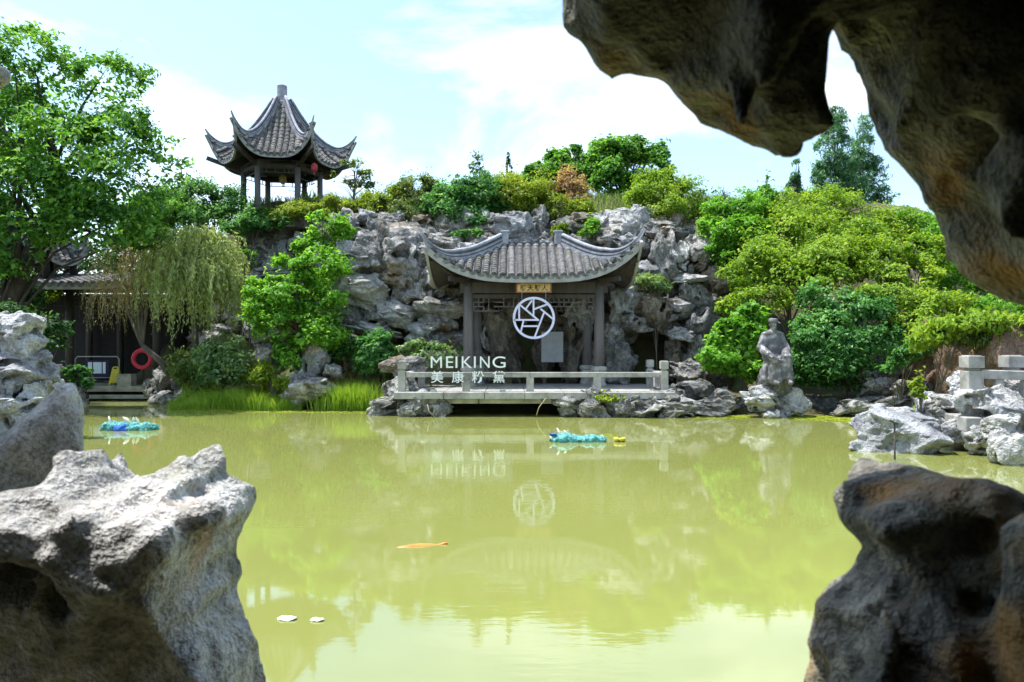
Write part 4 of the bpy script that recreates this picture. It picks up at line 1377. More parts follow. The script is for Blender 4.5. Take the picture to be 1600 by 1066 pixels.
lb = thing('lifebuoy', 'red ring lifebuoy hanging beside the willow trunk', 'lifebuoy', P(222, 561, 25.6))
mb = MB(); pts_ = [Vector((math.cos(2 * math.pi * k / 28) * 0.30, 0, math.sin(2 * math.pi * k / 28) * 0.30)) for k in range(28)]
rr = []
for p in pts_:
    d = p.normalized()
    rr.append([p + d * (0.075 * math.cos(2 * math.pi * j / 10)) + Vector((0, 0.075 * math.sin(2 * math.pi * j / 10), 0)) for j in range(10)])
mb.add([p for r_ in rr for p in r_], [(k * 10 + j, k * 10 + (j + 1) % 10, ((k + 1) % 28) * 10 + (j + 1) % 10, ((k + 1) % 28) * 10 + j) for k in range(28) for j in range(10)])
mb.obj('ring', M['red'], lb, True)
mb = MB(); mb.tube([(0, 0.1, 0.35), (0, 0.1, -0.95)], 0.03, 8); mb.box((0, 0.06, 0.27), (0.05, 0.12, 0.04)); mb.obj('hanger_post', M['wood_black'], lb)
mb = MB(); mb.box((0, 0, 0.22), (0.5, 0.4, 0.44)); bx = mb.obj('stone_block', M['stone_mossy'], None, bevel=0.02); bx.location = P(198, 603, 26.0) + Vector((0, 0, -0.02)); tag(bx, 'squat grey stone block right of the yellow sign', 'stone block')

mb = MB(); mb.box((0, 0, 0), (1.0, 0.14, 0.12)); mb.box((-0.3, 0, -0.3), (0.12, 0.12, 0.5)); mb.box((0.3, 0, -0.3), (0.12, 0.12, 0.5))
rb = mb.obj('bench_rail', M['redwood'], None, bevel=0.01); rb.location = P(362, 465, 24.6); rb.rotation_euler = (0, 0.05, 0.2)
tag(rb, 'short red painted rail among the slope plants beside the willow', 'rail')

# ------------------------------------------------------------------ railing on the right bank
rr_ = thing('stone_railing', 'pale stone railing with square capped posts on the right bank', 'railing', (8.3, 13.2, 0.7))
zb = 0.62
for x, y in ((8.12, 13.0), (9.02, 13.3), (10.6, 12.6)):
    post(x, y, zb, 1.68, rr_, 0.27)
mb = MB(); mb.bar((8.24, 12.98, 1.36), (10.5, 12.63, 1.30), 0.18, 0.16); kid(mb, 'handrail', 'stone', rr_, bevel=0.014)
mb = MB(); mb.bar((8.24, 12.98, 0.80), (10.5, 12.63, 0.78), 0.16, 0.12); kid(mb, 'lower_rail', 'stone', rr_, bevel=0.014)
for k in range(5):
    t_ = (k + 0.7) / 5
    mb = MB(); mb.box((8.24 + 2.2 * t_, 12.98 - 0.34 * t_, 1.07), (0.14, 0.12, 0.44), -0.15); kid(mb, 'baluster', 'stone', rr_, bevel=0.01)
mb = MB(); mb.box((9.5, 13.2, 0.50), (3.2, 1.6, 0.26), -0.15); kid(mb, 'plinth', 'stone', rr_, bevel=0.02)
mb = MB(); mb.box((9.6, 13.4, 0.0), (2.9, 1.2, 0.78), -0.15); kid(mb, 'footing', 'stone_mossy', rr_)


# ------------------------------------------------------------------ seated statue
def cap3(X, Y, Z, a, b, ra, rb):
    a, b = np.array(a, float), np.array(b, float)
    e = b - a
    t = np.clip(((X - a[0]) * e[0] + (Y - a[1]) * e[1] + (Z - a[2]) * e[2]) / (e @ e), 0, 1)
    return np.sqrt((X - a[0] - t * e[0]) ** 2 + (Y - a[1] - t * e[1]) ** 2 + (Z - a[2] - t * e[2]) ** 2) - (ra + (rb - ra) * t)


def ell(X, Y, Z, c, r_):
    q = np.sqrt(((X - c[0]) / r_[0]) ** 2 + ((Y - c[1]) / r_[1]) ** 2 + ((Z - c[2]) / r_[2]) ** 2)
    return (q - 1) * min(r_)


lo, hi, h = (-0.62, -0.78, -0.1), (0.62, 0.42, 1.46), 0.0165
X, Y, Z = grid(lo, hi, h)
S = smin(ell(X, Y, Z, (0, 0.02, 0.62), (0.22, 0.17, 0.22)), ell(X, Y, Z, (0, 0.0, 0.92), (0.205, 0.135, 0.24)), 0.10)
S = smin(S, cap3(X, Y, Z, (-0.17, 0.0, 1.05), (0.17, 0.0, 1.05), 0.075, 0.075), 0.08)
S = smin(S, cap3(X, Y, Z, (0, -0.01, 1.08), (0, -0.03, 1.18), 0.06, 0.055), 0.04)
for s in (-1, 1):
    S = smin(S, cap3(X, Y, Z, (s * 0.22, 0.0, 1.02), (s * 0.31, -0.06, 0.76), 0.08, 0.085), 0.05)         # upper arm in its sleeve
    S = smin(S, cap3(X, Y, Z, (s * 0.31, -0.06, 0.76), (s * (0.27 if s < 0 else 0.16), -0.36, 0.62), 0.085, 0.10), 0.05)
    hx = s * (0.27 if s < 0 else 0.14)
    S = smin(S, ell(X, Y, Z, (hx, -0.45, 0.585), (0.045, 0.065, 0.028)), 0.02)                                # palm
    for f in range(4):                                                                                        # four fingers and a thumb
        fx = hx + (f - 1.5) * 0.024
        L2 = (0.06, 0.075, 0.07, 0.05)[f]
        S = smin(S, cap3(X, Y, Z, (fx, -0.49, 0.585), (fx, -0.49 - L2, 0.565), 0.0135, 0.011), 0.008)
    S = smin(S, cap3(X, Y, Z, (hx - s * 0.035, -0.43, 0.59), (hx - s * 0.07, -0.485, 0.58), 0.015, 0.012), 0.01)
    S = smin(S, cap3(X, Y, Z, (s * 0.10, 0.0, 0.52), (s * 0.17, -0.42, 0.50), 0.12, 0.10), 0.06)              # thigh
    S = smin(S, cap3(X, Y, Z, (s * 0.17, -0.43, 0.49), (s * 0.19, -0.42, 0.08), 0.095, 0.11), 0.06)           # shin under the robe
    S = smin(S, ell(X, Y, Z, (s * 0.17, -0.53, 0.02), (0.055, 0.12, 0.045)), 0.03)                            # shoe
# robe hanging from the knees, with folds
ang = np.arctan2(X, -(Y + 0.1))
fold = 0.018 * np.sin(ang * 17 + 2 * np.sin(Z * 6)) + 0.010 * np.sin(ang * 31 + Z * 9)
skirt = np.maximum(np.sqrt((X / 1.05) ** 2 + ((Y + 0.22) / 1.0) ** 2) - (0.245 + 0.13 * np.clip(0.5 - Z, 0, 0.6)) + fold, np.maximum(Z - 0.50, 0.06 - Z + 0.04 * np.sin(ang * 9)))
S = smin(S, skirt, 0.06)
S = smin(S, np.maximum(cap3(X, Y, Z, (-0.26, -0.25, 0.52), (-0.36, -0.30, 0.08), 0.05, 0.09) + fold, 0.02 - Z), 0.07)
# head, face, beard, cap
S = smin(S, ell(X, Y, Z, (0, -0.045, 1.265), (0.078, 0.095, 0.115)), 0.02)
S = smin(S, ell(X, Y, Z, (0, -0.145, 1.255), (0.016, 0.026, 0.034)), 0.012)
S = smax(S, -ell(X, Y, Z, (-0.032, -0.145, 1.282), (0.02, 0.022, 0.013)), 0.01)
S = smax(S, -ell(X, Y, Z, (0.032, -0.145, 1.282), (0.02, 0.022, 0.013)), 0.01)
S = smin(S, ell(X, Y, Z, (0, -0.115, 1.165), (0.045, 0.04, 0.075)), 0.03)
for s in (-1, 1):
    S = smin(S, ell(X, Y, Z, (s * 0.083, -0.03, 1.265), (0.013, 0.025, 0.034)), 0.008)
capd = np.maximum(np.sqrt(X ** 2 + (Y + 0.035) ** 2) - (0.118 - 0.02 * np.clip((Z - 1.33) / 0.1, 0, 1)), np.abs(Z - 1.365) - 0.045)
S = smin(S, capd, 0.012)
S = smin(S, cap3(X, Y, Z, (0.12, 0.0, 1.33), (0.20, 0.02, 1.31), 0.02, 0.018), 0.02)
# crossed collar and robe creases
S = S + 0.012 * np.sin(14 * Z + 6 * X + 3 * vn(X * 5, Y * 5, Z * 5, 8)) * (Z < 1.06) * (Z > 0.5) + 0.012 * fbm(X * 9, Y * 9, Z * 9, 9, 2) * (Z < 1.08)
V, Q = nets(S, lo, h)
st = thing('statue', 'grey bronze statue of a seated robed figure in a flat cap', 'statue', P(1207, 598, 19.75), 0.12)
st.scale = (1.13, 1.13, 1.22)
put('figure', npmesh('figure', V, Q, [M['bronze']]), st)
X, Y, Z = grid((-0.5, -0.5, -0.35), (0.8, 0.7, 0.62), 0.04)
S = np.sqrt(((X - 0.18) / 0.36) ** 2 + ((Y - 0.2) / 0.36) ** 2 + ((Z - 0.05) / 0.44) ** 2) * 0.42 - 0.42 - 0.08 * ridge(X * 2, Y * 2, Z * 2, 33, 2) - 0.03 * fbm(X * 6, Y * 6, Z * 6, 34, 2)
V, Q = nets(S, (-0.5, -0.5, -0.35), 0.04)
put('seat_stone', npmesh('seat_stone', V, Q, [M['rock_shore']]), st)


# ------------------------------------------------------------------ things on the water
def net_float(label, px, py, half, seed, blue, petals):
    d = wl(py)
    c = P(px, py, d); c.z = 0
    t = thing('net_float', label, 'net float', c)
    L2 = half * d / FPX
    lo, hi = (-L2 - 0.12, -0.42, -0.12), (L2 + 0.12, 0.42, 0.36)
    X, Y, Z = grid(lo, hi, 0.022)
    S = cap3(X, Y, Z, (-L2 + 0.15, 0, 0.01), (L2 - 0.15, 0.03, 0.0), 0.15, 0.14)
    S = np.maximum(S, Z - 0.10 - 0.12 * vn(X * 3.1, 0 * Y, 0 * Z, seed) * 0.8 - 0.03 * vn(X * 9, Y * 9, 0 * Z, seed + 1))
    S = S - 0.05 * ridge(X * 4.5, Y * 4.5, Z * 4.5, seed, 3) - 0.012 * np.sin(X * 55) * np.sin(Y * 55 + Z * 55)
    V, Q = nets(S, lo, 0.022)
    put('net_bundle', npmesh('net_bundle', V, Q, [M['net']]), t)
    if blue is not None:
        X, Y, Z = grid((-0.3, -0.25, -0.1), (0.3, 0.25, 0.3), 0.025)
        S = ell(X, Y, Z, (0, 0, 0.02), (0.20, 0.12, 0.10)) - 0.03 * ridge(X * 7, Y * 7, Z * 7, seed + 4, 2)
        V, Q = nets(S, (-0.3, -0.25, -0.1), 0.025)
        put('blue_net', npmesh('blue_net', V, Q, [M['net_blue']]), t, (blue * L2, -0.12, 0.0))
    for u, z, s_, tilt in petals:
        mb = MB()
        n = 6
        sec = []
        for k in range(n + 1):
            q = k / n
            wd = 0.055 * math.sin(math.pi * (0.08 + 0.9 * q)) + 0.004
            sec.append([Vector((-wd, -0.02 * math.sin(math.pi * q), q * 0.24)), Vector((0, -0.035 * math.sin(math.pi * q) - 0.01, q * 0.25)), Vector((wd, 0.0, q * 0.24)), Vector((0, 0.012, q * 0.245))])
        v = [p for r_ in sec for p in r_]
        mb.add(v, [(i * 4 + j, i * 4 + (j + 1) % 4, i * 4 + 4 + (j + 1) % 4, i * 4 + 4 + j) for i in range(n) for j in range(4)])
        o = mb.obj('petal', M['petal'], t, True)
        o.location = (u * L2, -0.05, z); o.rotation_euler = (0, tilt, random.uniform(0, 3)); o.scale = (s_ * 0.75,) * 3
        o.rotation_euler = (random.uniform(-0.5, 0.5), tilt + random.uniform(-0.5, 0.5), random.uniform(0, 3))
    return t


net_float('turquoise net float with a blue patch and white petals by the gallery side', 203, 672, 40, 3, -0.25, [(-0.75, 0.12, 1.1, 0.3), (0.05, 0.16, 1.1, -0.2), (0.18, 0.18, 0.7, 0.2), (0.4, 0.14, 0.9, 0.15), (0.1, 0.10, 1.0, 1.4), (-0.9, 0.06, 0.8, -1.0)])
nf = net_float('turquoise rolled net float with a white tip right of centre', 905, 690, 42, 11, None, [(-0.72, 0.12, 0.9, -0.1), (-0.45, 0.14, 0.6, 0.3), (0.95, 0.02, 0.9, 1.3), (0.88, 0.04, 0.8, -0.4), (-0.95, 0.04, 0.8, -1.2)])
mb = MB(); mb.lathe((-0.52, -0.04, 0.10), [(0.02, 0), (0.08, 0.05), (0.085, 0.06), (0.02, 0.01)], 10); mb.obj('blue_net', M['net_blue'], nf)
yc = thing('floating_flower', 'small yellow flower floating just right of the rolled net float', 'flower', P(968, 690, wl(690)) * 1.0)
yc.location.z = 0.0
for k in range(5):
    mb = MB(); mb.lathe((0.075 * math.cos(k * 1.257), 0.075 * math.sin(k * 1.257), 0.0), [(0.02, 0), (0.06, 0.05), (0.04, 0.08), (0.0, 0.07)], 8); mb.obj('petal', M['yellow'], yc, True)
mb = MB(); mb.lathe((0, 0, 0.01), [(0.05, 0), (0.04, 0.08), (0, 0.09)], 8); mb.obj('flower_centre', M['wood'], yc, True)


def koi(label, px, py, length, rz):
    c = P(px, py, wl(py)); c.z = 0
    X, Y, Z = grid((-0.5, -0.2, -0.2), (0.5, 0.2, 0.1), 0.016)
    w_ = 0.075 * np.clip(1.2 - (X / 0.36) ** 2, 0.12, 1)
    S = (np.sqrt((X / 0.36) ** 2 + ((Y - 0.03 * np.sin(X * 5)) / (0.07)) ** 2 + ((Z + 0.055) / 0.075) ** 2) - 1) * 0.06
    tail = np.maximum(np.abs(Y - 0.03 * np.sin(X * 5)) - 0.012 - 0.06 * np.clip(X - 0.30, 0, 1), np.maximum(np.abs(X - 0.40) - 0.08, np.abs(Z + 0.055) - 0.03 - 0.5 * np.clip(X - 0.32, 0, 0.1)))
    S = smin(S, tail, 0.03)
    S = smin(S, np.maximum(np.maximum(np.abs(Y) - 0.008, np.abs(X) - 0.1), np.abs(Z - 0.005) - 0.03), 0.01)
    V, Q = nets(S, (-0.5, -0.2, -0.2), 0.016)
    o = put('koi', npmesh('koi', V, Q, [M['koi']]), None, c + Vector((0, 0, 0.009)), (0, 0, rz), (length / 0.86, length / 0.86, length / 1.3))
    return tag(o, label, 'koi')


koi('orange koi swimming just under the surface left of centre', 652, 853, 0.5, 0.15)


def float_leaf(label, px, py, s_, seed):
    c = P(px, py, wl(py))
    r_ = random.Random(seed)
    mb = MB()
    n = 14
    rim = [Vector((math.cos(2 * math.pi * k / n) * s_ * (1 + 0.25 * r_.random()), math.sin(2 * math.pi * k / n) * s_ * 0.55 * (1 + 0.3 * r_.random()), 0.006 + 0.012 * r_.random())) for k in range(n)]
    mb.add([Vector((0, 0, 0.008))] + rim + [p * 1.0 + Vector((0, 0, -0.006)) for p in rim], [(0, 1 + k, 1 + (k + 1) % n) for k in range(n)] + [(1 + k, 1 + n + k, 1 + n + (k + 1) % n, 1 + (k + 1) % n) for k in range(n)])
    o = mb.obj('floating_leaf', M['petal'], None, True)
    o.location = (c.x, c.y, 0.0)
    tag(o, label, 'leaf')


float_leaf('pale leaf floating near the mirrored roof, left of the pair', 449, 968, 0.06, 1)
float_leaf('pale leaf floating near the mirrored roof, right of the pair', 495, 970, 0.042, 2)

pp = thing('water_pipe', 'thin dark pipe standing in the water before the big right boulder', 'pipe', P(1398, 718, 12.0))
pp.location.z = 0
mb = MB(); mb.tube([(0, 0, -0.5), (0, 0, 0.60)], 0.016, 8); mb.obj('stem', M['wood'], pp, True)
mb = MB(); mb.bar((-0.09, 0, 0.64), (0.05, 0, 0.58), 0.05, 0.025); mb.obj('head', M['wood'], pp)
for lab, a, b, d in (('dry stalk leaning from the deck edge down to the water', (853, 622), (838, 650), 19.4), ('dry stalk trailing into the water beside the left deck rocks', (668, 632), (680, 652), 19.3)):
    mb = MB(); p, q = P(*a, d), P(*b, d - 0.05)
    m_ = (p + q) / 2 + Vector((-0.06, 0, -0.02))
    mb.tube([p, m_, q], 0.011, 6)
    tag(mb.obj('dry_stalk', M['straw'], None, True), lab, 'stalk')

# ------------------------------------------------------------------ plants
def rand_dirs(n, r):
    v = r.normal(size=(n, 3)); return v / np.linalg.norm(v, axis=1, keepdims=True)


def leaf_cloud(C, N, length, width, r, droop=0.0, fold=0.25, dirs=None):
    """one folded four cornered leaf at each centre C, facing N"""
    n = len(C)
    N = N / np.maximum(np.linalg.norm(N, axis=1, keepdims=True), 1e-6)
    T = rand_dirs(n, r) if dirs is None else dirs
    T = T - N * (T * N).sum(1, keepdims=True)
    T[:, 2] -= droop
    T /= np.maximum(np.linalg.norm(T, axis=1, keepdims=True), 1e-6)
    B = np.cross(N, T)
    k = r.uniform(0.45, 1.35, (n, 1))
    L_, W_ = length * k, width * k
    a = C - T * L_ * 0.5
    b = C + B * W_ * 0.5 + N * W_ * fold - T * L_ * 0.06
    c = C + T * L_ * 0.5 - N * L_ * 0.10
    d = C - B * W_ * 0.5 + N * W_ * fold - T * L_ * 0.06
    V = np.stack([a, b, c, d], 1).reshape(-1, 3)
    Q = np.arange(4 * n).reshape(n, 4)
    return V, Q


def blob_clumps(blobs, r, per=1.0, sub=0.36):
    """clump centres, outward directions and radii spread through a set of ellipsoids"""
    out = []
    for (c, rad) in blobs:
        vol = (rad[0] * rad[1] * rad[2]) ** (1 / 3)
        m = max(7, int(per * 46 * max(0.5, vol) ** 1.3))
        d = rand_dirs(m, r)
        d[:, 2] = np.where(d[:, 2] < -0.5, -d[:, 2] * 0.5, d[:, 2])
        q = r.uniform(0.35, 1.0, (m, 1)) ** 0.55
        p = np.array(c) + d * q * np.array(rad)
        s = vol * sub * 1.15 * r.uniform(0.5, 1.3, m)
        out += [(p[i], d[i], s[i]) for i in range(m)]
    return out


def plant(name, label, cat, blobs, pal, n, leaf, base=None, trunk_r=0.0, flat=0.62, sub=0.36, per=1.0, seed=0, up=0.75, group=None, bark='bark', limbs=26, stray=0.05, droop=0.15, gap=1.0, up_bias=0.0):
    """blobs: (px, py, rx, ry, d[, depth radius]) ellipsoids of the crown; base: (px, py, d) foot of the trunk"""
    r = np.random.default_rng(1000 + seed)
    n = int(n * 1.6)
    leaf = (leaf[0] * 1.12, leaf[1] * 1.15)
    W = []
    for b in blobs:
        px, py, rx, ry, d = b[:5]
        k = d / FPX
        W.append((P(px, py, d), (rx * k, b[5] if len(b) > 5 else 0.5 * (rx + ry) * k, ry * k)))
    cl = blob_clumps(W, r, per, sub)
    wts = np.array([c[2] ** 2 for c in cl]); wts /= wts.sum()
    nf = int(n * 0.28)
    cnt = r.multinomial(n - nf, wts)
    CC, NN = [], []
    bw = np.array([w_[1][0] * w_[1][2] for w_ in W]); bw /= bw.sum()
    for w_, m in zip(W, r.multinomial(nf, bw)):       # leaves between the clumps
        u = rand_dirs(m, r)
        CC.append(np.array(w_[0]) + u * r.uniform(0.2, 1.08, (m, 1)) ** 0.5 * np.array(w_[1]))
        NN.append(u * 0.5 + np.array([0, 0, up]) + r.normal(size=(m, 3)) * 0.45)
    for (p, d, s), m in zip(cl, cnt):
        if m == 0:
            continue
        u = rand_dirs(m, r)
        q = r.uniform(0.0, 1.0, (m, 1)) ** 0.45
        off = u * q * s
        off[:, 2] *= flat
        CC.append(p + off)
        NN.append(u * 0.45 + d * 0.25 + np.array([0, 0, up]) + r.normal(size=(m, 3)) * 0.42)
    C = np.concatenate(CC); N = np.concatenate(NN)
    # loose sprays that break the outline
    ns = int(len(C) * stray)
    if ns:
        i = r.integers(0, len(C), ns)
        ctr = np.mean([np.array(w_[0]) for w_ in W], 0)
        o = C[i] - ctr
        o /= np.linalg.norm(o, axis=1, keepdims=True)
        C[i] += o * r.uniform(0, 0.16, (ns, 1)) + np.array([0, 0, 1]) * r.uniform(0, 0.12, (ns, 1)) * (1 + up_bias)
    # uneven growth: push the leaves about and open gaps
    k1, k2 = 0.9, 2.3
    wob = np.stack([0.26 * vn(C[:, 0] * k1 + i * 9.1, C[:, 1] * k1, C[:, 2] * k1, seed + i) + 0.13 * vn(C[:, 0] * k2, C[:, 1] * k2 + i * 5.3, C[:, 2] * k2, seed + 7 + i) for i in range(3)], 1)
    C = C + wob * min(1.0, 0.45 + 0.35 * max(w_[1][0] for w_ in W)) * gap
    den = vn(C[:, 0] * 1.7, C[:, 1] * 1.7, C[:, 2] * 2.4, seed + 40) + 0.6 * vn(C[:, 0] * 4.2, C[:, 1] * 4.2, C[:, 2] * 5.0, seed + 41)
    keep = den + r.normal(size=len(C)) * 0.16 > -0.42 + 0.22 * gap
    C, N = C[keep], N[keep]
    V, Q = leaf_cloud(C, N, leaf[0], leaf[1], r, droop)
    rnd = np.clip(r.normal(0.45, 0.24, len(Q)) + 0.32 * vn(C[:, 0] * 1.2, C[:, 1] * 1.2, C[:, 2] * 1.2, seed), 0, 1)
    if base is None:
        lowest = min(W, key=lambda w_: w_[0].z)
        bx_, by_ = lowest[0].x, lowest[0].y + 0.2
        base_p = Vector((bx_, by_, min(gz(bx_, by_), lowest[0].z) - 0.1))
    else:
        base_p = P(*base)
    t = thing(name, label, cat, base_p, group=group)
    crown = hang(put('crown' if trunk_r > 0.05 else 'foliage', npmesh('foliage', V, Q, [LM[pal]], False, rnd)), t)
    # trunk and limbs
    mb = MB()
    tr = max(trunk_r, 0.022)
    ctr = sum((w_[0] for w_ in W), Vector()) / len(W)
    topz = max(w_[0].z for w_ in W)
    tp = [base_p, base_p.lerp(ctr, 0.35) + Vector((random.uniform(-.1, .1), 0, 0)), base_p.lerp(ctr, 0.7), ctr, Vector((ctr.x * 0.6 + W[0][0].x * 0.4, ctr.y, (topz + ctr.z) / 2))]
    mb.tube(tp, [tr * 1.25, tr, tr * 0.8, tr * 0.55, tr * 0.25], 8)
    idx = r.permutation(len(cl))[:limbs]
    for i in idx:
        e = Vector(cl[i][0])
        f = r.uniform(0.25, 0.95)
        k = f * 4; j = min(3, int(k))
        a = tp[j].lerp(tp[j + 1], k - j)
        if a.z > e.z + 0.3:
            a = tp[0].lerp(tp[1], 0.8)
        m1 = a.lerp(e, 0.5) + Vector((0, 0, 0.12 * (e - a).length)) + Vector(r.normal(size=3) * 0.05 * (e - a).length)
        rr = tr * (0.42 - 0.25 * f)
        mb.tube([a, m1, e], [rr + 0.006, rr * 0.65 + 0.004, 0.004], 5, cap=False)
    hang(mb.obj('trunk' if trunk_r > 0.05 else 'stems', M[bark], None, True), t)
    return t


# ---- big tree at left
plant('broadleaf_tree', 'large leafy green tree filling the upper left corner', 'tree',
      [(30, 95, 62, 52, 22.0), (88, 130, 60, 48, 22.5), (165, 130, 52, 40, 22.0), (196, 112, 26, 22, 22.0), (20, 200, 80, 70, 22.5), (120, 225, 90, 62, 21.5), (205, 215, 48, 56, 22.5), (248, 270, 38, 60, 22.5),
       (60, 292, 100, 58, 21.5), (165, 310, 90, 60, 21.8), (235, 340, 52, 42, 22.6), (160, 356, 80, 42, 22.0), (-20, 330, 60, 50, 22.0), (-30, 390, 44, 60, 22.0), (10, 300, 60, 40, 21.8), (25, 385, 56, 34, 21.6), (70, 345, 60, 34, 21.4), (0, 440, 40, 24, 21.8), (130, 330, 60, 36, 21.6), (230, 372, 40, 26, 22.4), (-60, 250, 70, 140, 22.5), (-14, 430, 30, 30, 23.0)],
      'tree', 44000, (0.14, 0.085), base=(-50, 640, 22.5), trunk_r=0.26, seed=1, gap=1.5, limbs=34, sub=0.30, per=1.0, stray=0.10, bark='bark_dark')
plant('broadleaf_tree', 'dark evergreen tree behind the gallery roof at the left edge', 'tree',
      [(15, 430, 60, 45, 31), (60, 400, 60, 50, 32), (150, 420, 60, 50, 32), (-50, 380, 80, 90, 32), (230, 400, 60, 60, 33), (280, 370, 50, 50, 33)], 'dark', 20000, (0.18, 0.09), trunk_r=0.16, seed=2, bark='bark_dark')
plant('shrub', 'dark fine leaved shrub above the tall pale rock at left', 'shrub', [(30, 505, 46, 22, 15.0), (75, 500, 34, 18, 15.2), (70, 530, 30, 14, 15.0), (0, 490, 40, 24, 15.4), (20, 530, 40, 20, 15.2)], 'dark', 7000, (0.10, 0.05), seed=3)
plant('shrub', 'dark leafy bush below the big tree at the left edge', 'shrub', [(0, 445, 40, 30, 23.4), (30, 470, 36, 22, 23.2), (-30, 480, 40, 40, 23.2), (15, 415, 26, 16, 23.6)], 'dark', 8000, (0.13, 0.07), seed=87)
plant('shrub', 'small green fern like plant before the left end of the barrier', 'shrub', [(120, 588, 17, 14, 24.4), (108, 578, 14, 10, 24.4), (138, 600, 12, 8, 24.2)], 'shrub', 1100, (0.13, 0.08), seed=4)
plant('shrub', 'yellow green bush leaning over the gallery roof at left', 'shrub', [(60, 462, 34, 14, 25.6), (40, 475, 26, 12, 25.5)], 'yellow', 2600, (0.11, 0.06), seed=5)

# ---- maple and shrubs on the left slope
plant('maple_tree', 'dense bright green maple before the cliff left of the pavilion', 'tree',
      [(455, 425, 40, 30, 22.6), (500, 420, 42, 32, 22.9), (440, 470, 50, 34, 22.3), (495, 475, 42, 36, 22.6), (455, 515, 60, 32, 22.2), (505, 520, 34, 30, 22.6), (418, 500, 34, 24, 22.4), (470, 552, 46, 24, 22.5)],
      'maple', 26000, (0.115, 0.075), base=(470, 590, 22.8), trunk_r=0.09, seed=6, flat=0.55, limbs=40)
plant('young_tree', 'slender yellow green tree rising above the maple', 'tree', [(512, 350, 24, 20, 24.0), (500, 385, 30, 20, 24.0), (528, 372, 24, 22, 24.0), (480, 395, 22, 14, 24.0)], 'maple', 4200, (0.11, 0.065), base=(505, 540, 24.0), trunk_r=0.05, seed=7, sub=0.32)
plant('shrub', 'variegated pale leaved shrub at the left foot of the maple', 'shrub', [(350, 548, 38, 28, 22.6), (320, 560, 30, 28, 22.8), (375, 575, 34, 26, 22.4), (345, 585, 36, 18, 22.3)], 'pale', 6500, (0.15, 0.075), seed=8)
plant('shrub', 'dark shrub in the shade between the maple and the rock pillar', 'shrub', [(515, 545, 30, 30, 23.2), (540, 560, 22, 26, 23.2), (500, 570, 26, 22, 23.0)], 'shrub', 4200, (0.12, 0.06), seed=9)
plant('shrub', 'leafy green shrub under the rock ledge beside the pillar', 'shrub', [(585, 545, 26, 32, 22.4), (570, 570, 24, 20, 22.2), (602, 570, 18, 22, 22.3), (560, 535, 14, 14, 22.6)], 'shrub', 5200, (0.14, 0.075), seed=10)
plant('shrub', 'low bright shrub behind the letter panel at the cliff foot', 'shrub', [(640, 548, 28, 14, 22.8), (690, 556, 30, 15, 22.6), (665, 562, 30, 12, 22.4), (722, 552, 10, 12, 22.9)], 'pale', 4200, (0.14, 0.075), seed=11)
plant('shrub', 'spiky light green plant among the boulders by the grass', 'shrub', [(418, 592, 26, 16, 21.9), (440, 605, 20, 12, 21.7), (395, 590, 14, 14, 22.2)], 'yellow', 1700, (0.2, 0.045), seed=12, droop=0.5)
plant('shrub', 'blue green broad leaved plant above the red rail', 'shrub', [(370, 455, 22, 10, 24.9), (392, 450, 12, 10, 25.0)], 'pale', 700, (0.26, 0.16), seed=13)
plant('shrub', 'dusky olive shrub at the willow foot behind the grass', 'shrub', [(300, 585, 26, 26, 23.2), (280, 570, 22, 30, 23.6), (318, 602, 20, 12, 22.8)], 'olive', 4200, (0.15, 0.05), seed=14, droop=0.5)

# ---- plants along the hilltop, left to right
HILL = [
    ('olive green bush at the far left of the hilltop', [(262, 322, 40, 30, 29.0), (230, 345, 40, 30, 29.0), (290, 345, 40, 26, 28.6)], 'tree', 8000, (0.12, 0.06)),
    ('loose dark green bush left of the hilltop pavilion', [(318, 322, 34, 24, 28.6), (352, 330, 30, 22, 28.4), (335, 345, 40, 18, 28.2)], 'shrub', 8500, (0.12, 0.05)),
    ('low bushes right under the hilltop pavilion posts', [(395, 350, 26, 14, 27.8), (425, 354, 26, 12, 27.6), (375, 358, 28, 12, 27.6)], 'shrub', 5200, (0.12, 0.05)),
    ('low yellowish bush right of the pavilion posts', [(465, 343, 34, 11, 27.8), (500, 336, 30, 10, 27.8), (535, 328, 26, 10, 27.8)], 'yellow', 5000, (0.13, 0.04)),
    ('low sunlit yellow green bush on the cliff top', [(585, 327, 26, 14, 27.6), (612, 322, 26, 16, 27.6), (600, 338, 30, 10, 27.2)], 'yellow', 5200, (0.11, 0.05)),
    ('olive bush on the cliff top left of the dark bush', [(650, 318, 34, 26, 27.4), (640, 340, 34, 16, 27.0), (668, 300, 14, 14, 27.4)], 'olive', 8000, (0.11, 0.055)),
    ('dense dark green bush above the left pavilion ridge', [(718, 325, 36, 28, 27.0), (752, 320, 30, 30, 27.2), (705, 345, 34, 18, 26.6), (740, 350, 26, 14, 26.5), (680, 335, 24, 20, 27.0)], 'shrub', 12500, (0.13, 0.07)),
    ('bright yellow green bush on the cliff top above the swirled stone', [(800, 315, 40, 26, 27.6), (830, 325, 36, 26, 27.4), (785, 298, 26, 16, 27.8), (850, 305, 26, 22, 28.0)], 'yellow', 11000, (0.11, 0.05)),
    ('dry pinkish bush on the cliff top', [(893, 302, 24, 18, 27.6), (880, 315, 24, 14, 27.5), (905, 318, 22, 14, 27.4)], 'pink', 4200, (0.11, 0.05)),
    ('mixed yellowish bush under the dry pinkish bush', [(880, 335, 30, 14, 27.0), (915, 338, 24, 12, 26.8)], 'yellow', 3600, (0.12, 0.045)),
    ('feathery bright green bush above the right pavilion ridge', [(1035, 305, 40, 26, 27.2), (1010, 320, 30, 22, 27.0), (1068, 315, 34, 28, 27.4), (1050, 335, 44, 18, 26.8), (1020, 285, 24, 14, 27.2)], 'bright', 11500, (0.10, 0.05)),
]
